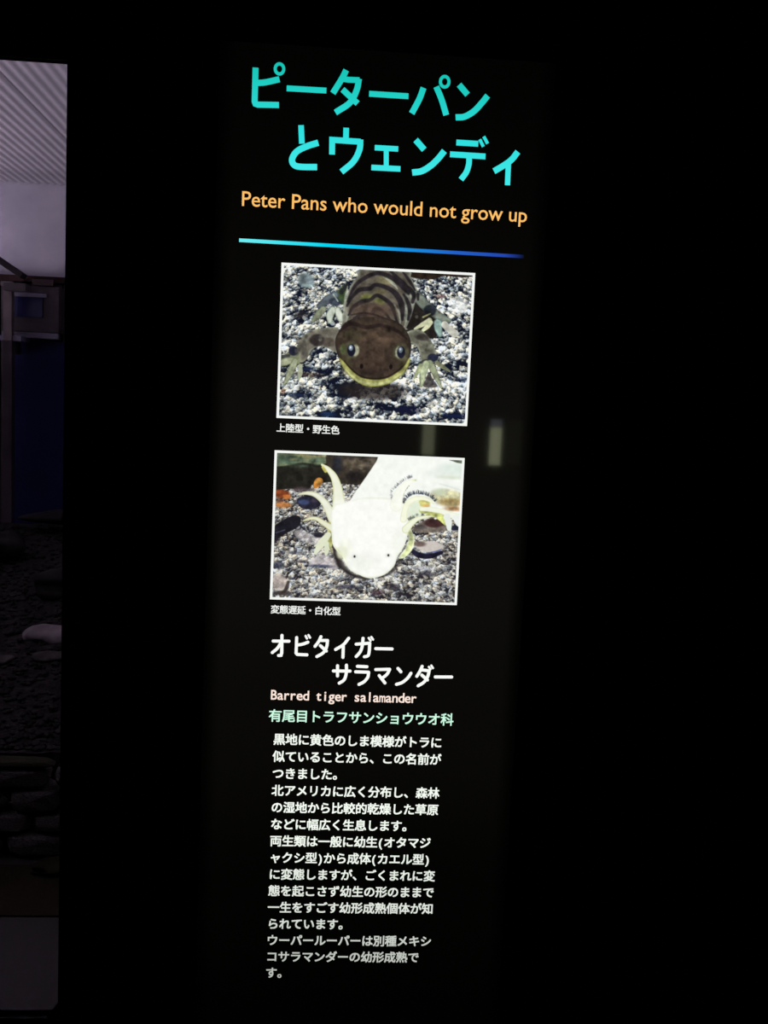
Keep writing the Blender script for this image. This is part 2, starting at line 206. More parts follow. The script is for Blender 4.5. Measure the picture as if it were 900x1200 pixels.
SALAMANDER = [('E',(185.8,34.2),(10.2,7.2),(240,243,240),6,0.7),('E',(25.6,16.4),(8.4,7.8),(112,126,130),4,0.9),('E',(27.0,21.8),(5.4,1.4),(165,190,190),2,0.8),('P',[(130.2,2.5),(162.7,1.7),(197.2,2.0),(194.9,4.1),(184.3,5.2),(167.6,4.7),(155.9,8.8),(134.6,8.1)],(44,34,28),1,1),('E',(137.5,143.7),(13.2,4.1),(26,28,66),3,0.45),('E',(29.1,112.0),(16.8,2.4),(84,62,52),3,0.45),('E',(187.1,148.1),(12.0,1.9),(30,46,100),3,0.45),('E',(53.1,152.2),(7.2,2.2),(50,84,140),3,0.45),('E',(192.3,110.4),(6.0,1.7),(44,66,120),3,0.45),('E',(30.1,106.7),(8.4,1.2),(54,72,116),3,0.45),('E',(20.4,133.6),(8.4,1.4),(58,80,130),3,0.45),('E',(22.2,51.8),(7.2,3.6),(60,50,44),3,0.45),('E',(6.2,130.7),(2.2,2.4),(226,150,110),3,0.45),('E',(165.1,25.4),(4.8,1.7),(214,150,130),3,0.45),('E',(99.4,125.4),(35.1,9.9),(42,36,34),6,0.8),('P',[(136.9,32.1),(127.6,60.5),(138.4,63.5),(151.8,68.7),(163.6,65.8),(161.1,40.2),(151.1,31.3)],(36,32,30),1,1),('S',[(141.4,27.2),(150.2,36.0),(162.5,44.8),(174.7,50.0)],[10.8,10.8,9.0,6.0],(112,120,108),1,1,(80,88,85),2),('E',(154.5,40.5),(6.6,5.8),(34,38,46),2,0.95),('S',[(147.8,47.8),(155.3,43.7)],[1.68,1.2],(150,148,104),0.8,1),('S',[(155.0,50.4),(147.5,55.4),(140.0,60.1)],[4.8,4.56,2.16],(192,194,160),0.8,1),('S',[(156.3,52.7),(153.0,56.9),(148.4,61.2)],[4.32,4.8,3.12],(205,208,170),0.8,1),('S',[(163.5,52.9),(164.4,58.7),(166.5,64.7)],[8.4,8.4,5.4],(150,178,168),0.8,1,(90,110,110),1.5),('S',[(170.8,54.3),(176.4,59.3),(181.4,62.5)],[7.2,6.6,8.4],(200,200,188),0.8,1),('P',[(67.8,17.7),(61.0,23.2),(55.9,28.1),(57.9,34.9),(64.6,39.2),(67.0,27.5)],(62,80,50),1,1),('S',[(67.8,18.8),(62.3,26.6)],[3.6,4.8],(40,42,44),1,0.9),('S',[(56.0,29.8),(48.5,34.8),(39.4,41.6)],[7.2,9.0,4.8],(95,105,112),1,1,(70,78,88),2),('E',(56.2,36.7),(6.6,4.2),(52,58,72),2,0.9),('S',[(54.2,29.3),(59.1,36.0)],[1.68,1.2],(150,165,150),0.8,0.9),('S',[(44.2,44.9),(39.7,50.3),(34.7,56.4)],[6.6,7.44,4.56],(152,158,132),0.8,1,(105,115,95),1.8),('S',[(54.2,44.9),(51.5,50.3),(51.4,56.7)],[6.96,7.92,5.04],(196,204,190),0.8,1,(140,150,130),1.6),('S',[(59.3,44.7),(60.9,49.8),(62.8,55.0)],[6.0,7.68,5.04],(200,205,192),0.8,1,(140,150,130),1.6),('P',[(84.3,1.6),(77.8,10.1),(71.8,19.2),(67.7,30.7),(65.6,43.3),(65.1,55.2),(68.5,64.6),(127.4,61.7),(130.9,59.0),(135.0,48.7),(138.1,37.1),(139.3,25.7),(137.0,14.6),(133.1,7.2),(129.2,1.2)],(90,84,74),0.8,1,(124,126,114),4),('E',(107.6,12.1),(9.0,4.2),(122,116,84),3,0.8),('E',(101.6,24.4),(7.2,3.4),(104,98,72),3,0.8),('E',(102.6,33.8),(5.4,3.8),(120,124,70),3,0.8),('E',(89.5,31.0),(7.2,4.2),(108,112,62),3,0.8),('E',(130.1,38.2),(4.8,14.4),(128,132,120),3,0.8),('E',(136.5,24.0),(3.6,10.8),(125,128,118),3,0.8),('E',(67.7,43.7),(3.0,13.2),(120,120,108),3,0.8),('S',[(68.5,20.5),(67.2,31.0),(65.6,45.0)],[1.2,3.12,1.2],(152,158,142),1,0.75),('S',[(72.4,44.6),(69.7,50.6),(68.2,57.0)],[1.2,3.12,1.2],(152,158,142),1,0.75),('S',[(129.8,19.1),(136.3,32.1),(134.4,41.5)],[1.2,3.12,1.2],(152,158,142),1,0.75),('S',[(125.8,36.1),(132.1,43.9),(128.9,58.7)],[1.2,3.12,1.2],(152,158,142),1,0.75),('S',[(117.6,36.5),(123.6,46.7),(124.4,56.0)],[1.2,3.12,1.2],(152,158,142),1,0.75),('S',[(105.1,9.4),(114.8,14.7),(119.8,20.2)],[1.2,3.12,1.2],(152,158,142),1,0.75),('S',[(69.1,35.5),(75.5,20.2),(84.0,12.2),(94.4,6.5),(103.7,5.8),(115.8,10.6),(126.2,18.7),(131.8,24.2)],[2.44,3.48,4.18,4.18,4.18,4.87,5.22,3.48],(36,32,36),1.6,0.92),('S',[(126.1,17.0),(132.8,20.1),(137.2,25.7),(136.3,32.7)],[3.13,5.22,4.52,3.83],(36,32,36),1.6,0.92),('S',[(68.7,40.2),(73.1,31.3),(81.0,23.3),(91.5,21.4),(97.2,17.3),(110.3,20.1),(119.5,26.6),(125.3,37.3),(126.5,51.2)],[2.44,3.13,4.52,4.52,3.83,4.52,5.92,6.26,3.13],(36,32,36),1.6,0.92),('S',[(70.5,49.4),(74.7,41.6),(83.8,35.3),(92.0,33.0),(98.8,28.0),(106.7,31.1),(114.7,37.8),(121.3,54.4)],[2.09,3.48,4.87,3.83,3.83,4.18,4.52,2.44],(36,32,36),1.6,0.92),('S',[(76.3,52.5),(83.2,48.5),(93.8,47.3),(98.2,40.8),(106.6,44.1),(114.1,51.8)],[2.44,3.48,3.83,3.83,3.13,2.09],(36,32,36),1.6,0.92),('S',[(111.8,2.1),(118.6,8.7),(126.0,14.1),(130.9,18.4)],[2.44,4.18,4.18,2.09],(36,32,36),1.6,0.92),('S',[(124.9,3.2),(129.2,8.1),(133.6,13.7),(138.1,20.4)],[1.74,3.13,3.13,1.74],(36,32,36),1.6,0.92),('S',[(141.3,24.9),(141.8,30.1)],[3.48,2.44],(36,32,36),1.6,0.92),('S',[(126.5,25.6),(130.3,31.2),(133.7,40.4),(132.5,50.9)],[2.09,3.83,4.52,2.78],(36,32,36),1.6,0.92),('P',[(62.1,64.4),(48.1,63.6),(32.9,66.8),(23.0,75.1),(17.8,84.7),(15.5,92.4),(22.7,100.1),(28.9,96.8),(33.7,87.7),(41.1,82.6),(51.4,84.6),(61.8,87.6)],(104,100,90),1,1,(128,128,112),3),('E',(39.4,76.6),(7.8,6.2),(48,42,42),2.5,0.9),('E',(51.7,78.0),(6.5,4.7),(70,62,55),3,0.7),('P',[(2.7,96.9),(9.5,90.1),(17.5,85.7),(22.5,93.6),(21.6,101.8),(13.4,101.0),(3.5,103.8)],(112,116,92),1,1),('E',(15.1,88.7),(5.0,5.0),(40,42,58),1.5,1),('S',[(2.6,95.7),(10.8,93.6)],[3.6,3.0],(60,62,62),1,1),('S',[(1.7,102.2),(7.5,100.2),(13.9,98.1)],[6.0,7.8,6.0],(150,154,128),0.7,1,(110,116,84),1.6),('S',[(17.4,99.1),(14.2,106.9),(9.8,117.6),(6.5,123.6)],[6.24,7.2,5.4,1.68],(158,164,136),0.7,1,(112,120,90),1.6),('S',[(22.9,103.5),(22.9,111.1),(21.6,117.6)],[4.08,5.28,2.4],(142,148,124),0.7,1),('P',[(131.4,64.5),(142.8,60.4),(152.1,65.0),(160.4,75.8),(163.5,85.4),(162.6,93.1),(149.8,96.2),(146.7,86.2),(142.4,77.4),(134.5,74.0)],(106,106,92),1,1,(132,136,120),3),('E',(148.4,68.3),(6.8,3.6),(58,52,50),2,0.85),('E',(160.0,88.9),(5.5,4.3),(38,42,60),1.5,1),('S',[(145.9,95.4),(151.8,92.2),(157.7,91.3)],[2.4,2.64,2.4],(50,52,52),1,0.9),('S',[(165.0,93.9),(171.2,97.8),(178.6,101.8)],[4.8,4.32,1.92],(128,132,104),0.8,1),('S',[(147.8,97.7),(145.1,103.7),(141.9,110.9)],[4.56,4.32,2.16],(150,158,120),0.7,1),('S',[(157.3,94.9),(162.5,103.5),(166.5,111.6),(170.5,119.1)],[7.2,6.72,4.8,2.16],(146,154,124),0.7,1,(112,118,100),1.4),('S',[(153.7,95.6),(151.1,104.0),(150.1,111.2),(149.5,118.5)],[7.44,7.44,6.0,3.12],(172,182,148),0.7,1,(130,138,110),1.6),('P',[(157.1,104.3),(161.1,110.6),(166.3,118.7),(151.9,119.4),(153.9,111.0)],(62,58,56),1.2,0.85),('E',(27.7,73.3),(1.5,1.6),(60,56,54),1.5,0.5),('E',(38.2,73.3),(2.2,1.4),(60,56,54),1.5,0.5),('E',(27.7,77.4),(1.7,1.9),(128,130,116),1.5,0.5),('E',(32.7,75.9),(1.3,1.0),(60,56,54),1.5,0.5),('E',(32.2,68.2),(2.1,1.0),(60,56,54),1.5,0.5),('E',(21.8,75.7),(2.1,1.1),(60,56,54),1.5,0.5),('E',(42.5,75.6),(2.0,2.0),(128,130,116),1.5,0.5),('E',(42.7,72.8),(2.3,1.0),(128,130,116),1.5,0.5),('E',(23.3,69.8),(1.3,2.0),(128,130,116),1.5,0.5),('E',(25.2,91.0),(1.6,1.9),(60,56,54),1.5,0.5),('E',(20.7,87.1),(1.8,2.0),(60,56,54),1.5,0.5),('E',(26.1,78.4),(1.4,1.6),(60,56,54),1.5,0.5),('E',(18.9,91.4),(2.3,2.0),(60,56,54),1.5,0.5),('E',(18.2,88.3),(1.9,2.1),(128,130,116),1.5,0.5),('E',(19.7,79.3),(2.2,2.1),(70,66,58),1.5,0.5),('E',(20.3,79.3),(2.2,0.8),(128,130,116),1.5,0.5),('E',(152.3,80.7),(1.1,1.6),(70,66,58),1.5,0.5),('E',(147.2,75.2),(1.8,2.0),(128,130,116),1.5,0.5),('E',(149.2,83.5),(1.4,0.9),(60,56,54),1.5,0.5),('E',(149.5,82.4),(2.3,1.2),(128,130,116),1.5,0.5),('E',(143.9,64.3),(2.2,1.2),(70,66,58),1.5,0.5),('E',(153.4,70.6),(1.6,1.5),(60,56,54),1.5,0.5),('E',(153.4,76.8),(1.2,2.0),(60,56,54),1.5,0.5),('E',(145.9,76.2),(2.0,2.0),(128,130,116),1.5,0.5),('E',(154.6,73.5),(1.8,0.8),(128,130,116),1.5,0.5),('E',(164.8,41.8),(1.5,1.5),(70,66,58),1.5,0.5),('E',(141.2,47.7),(1.6,1.7),(128,130,116),1.5,0.5),('E',(155.0,41.8),(1.7,1.5),(60,56,54),1.5,0.5),('E',(140.0,43.9),(1.9,1.2),(60,56,54),1.5,0.5),('E',(147.7,43.4),(1.4,1.3),(60,56,54),1.5,0.5),('E',(146.6,49.9),(1.2,1.8),(60,56,54),1.5,0.5),('P',[(61.0,67.0),(67.0,57.6),(78.2,52.0),(93.5,49.7),(108.9,50.0),(123.2,54.8),(132.2,64.0),(136.3,73.9),(136.6,86.6),(134.3,97.4),(127.1,109.5),(114.5,117.5),(100.5,121.0),(88.8,119.7),(76.9,112.9),(67.5,103.1),(61.8,93.2),(58.2,80.7),(58.4,72.6)],(60,50,42),0.7,1,(44,38,34),4),('E',(99.6,71.9),(24.7,9.9),(84,68,56),10,0.7),('E',(76.4,69.2),(10.4,5.7),(64,60,44),6,0.6),('E',(96.7,93.6),(15.6,11.7),(70,56,47),10,0.7),('E',(70.0,100.0),(5.7,10.4),(74,70,48),5,0.6),('E',(130.4,97.1),(5.2,8.8),(74,70,48),5,0.6),('E',(95.8,43.6),(22.1,7.8),(84,66,56),8,0.7),('E',(101.1,106.1),(15.6,3.6),(52,40,36),5,0.6),('S',[(62.2,66.1),(73.4,58.0),(88.9,61.0),(104.1,58.3),(119.7,62.1),(131.7,70.3)],[2.6,4.16,4.16,3.64,3.64,2.08],(40,31,29),1.5,0.85),('S',[(73.0,49.2),(85.7,46.6),(98.5,48.0),(114.1,52.7)],[1.3,2.08,2.08,1.04],(45,36,34),1.5,0.8),('P',[(62.0,93.2),(67.3,97.0),(75.3,105.3),(85.9,112.5),(98.9,114.4),(111.7,112.8),(123.1,106.4),(130.5,99.2),(135.7,89.7),(136.2,94.8),(132.0,104.2),(125.9,111.1),(114.6,118.3),(100.5,121.5),(88.3,120.3),(76.2,113.4),(67.0,103.1)],(160,160,96),0.7,1,(132,134,66),1.2),('S',[(70.2,105.5),(82.2,115.4),(99.1,118.7),(114.4,115.7),(127.0,107.0)],[1.56,2.6,2.6,2.6,1.56],(190,194,136),1.2,0.8),('S',[(67.8,96.2),(75.8,104.3),(86.4,111.4),(98.8,113.1),(111.2,111.5),(121.7,105.7),(131.2,97.1)],[0.78,1.3,1.3,1.3,1.3,1.3,0.78],(38,30,26),0.6,0.95),('E',(75.0,84.7),(8.6,9.1),(80,78,60),2.5,0.8),('E',(79.0,85.1),(3.9,6.0),(160,162,138),1.8,0.9),('E',(75.0,85.2),(4.2,6.2),(26,27,40),1,1),('E',(74.4,82.7),(2.3,2.9),(130,148,164),1.2,0.95),('E',(74.1,82.2),(1.0,1.3),(225,232,236),0.8,1),('E',(126.7,84.3),(8.6,9.1),(80,78,60),2.5,0.8),('E',(124.4,84.9),(3.9,6.0),(160,162,138),1.8,0.9),('E',(126.7,84.8),(4.2,6.2),(26,27,40),1,1),('E',(126.1,82.3),(2.3,2.9),(130,148,164),1.2,0.95),('E',(125.8,81.8),(1.0,1.3),(225,232,236),0.8,1),('E',(66.3,84.4),(3.1,5.7),(84,96,60),2,0.8),('E',(86.2,101.2),(1.8,2.6),(24,18,18),1,1),('E',(116.8,100.3),(1.8,2.6),(24,18,18),1,1)]
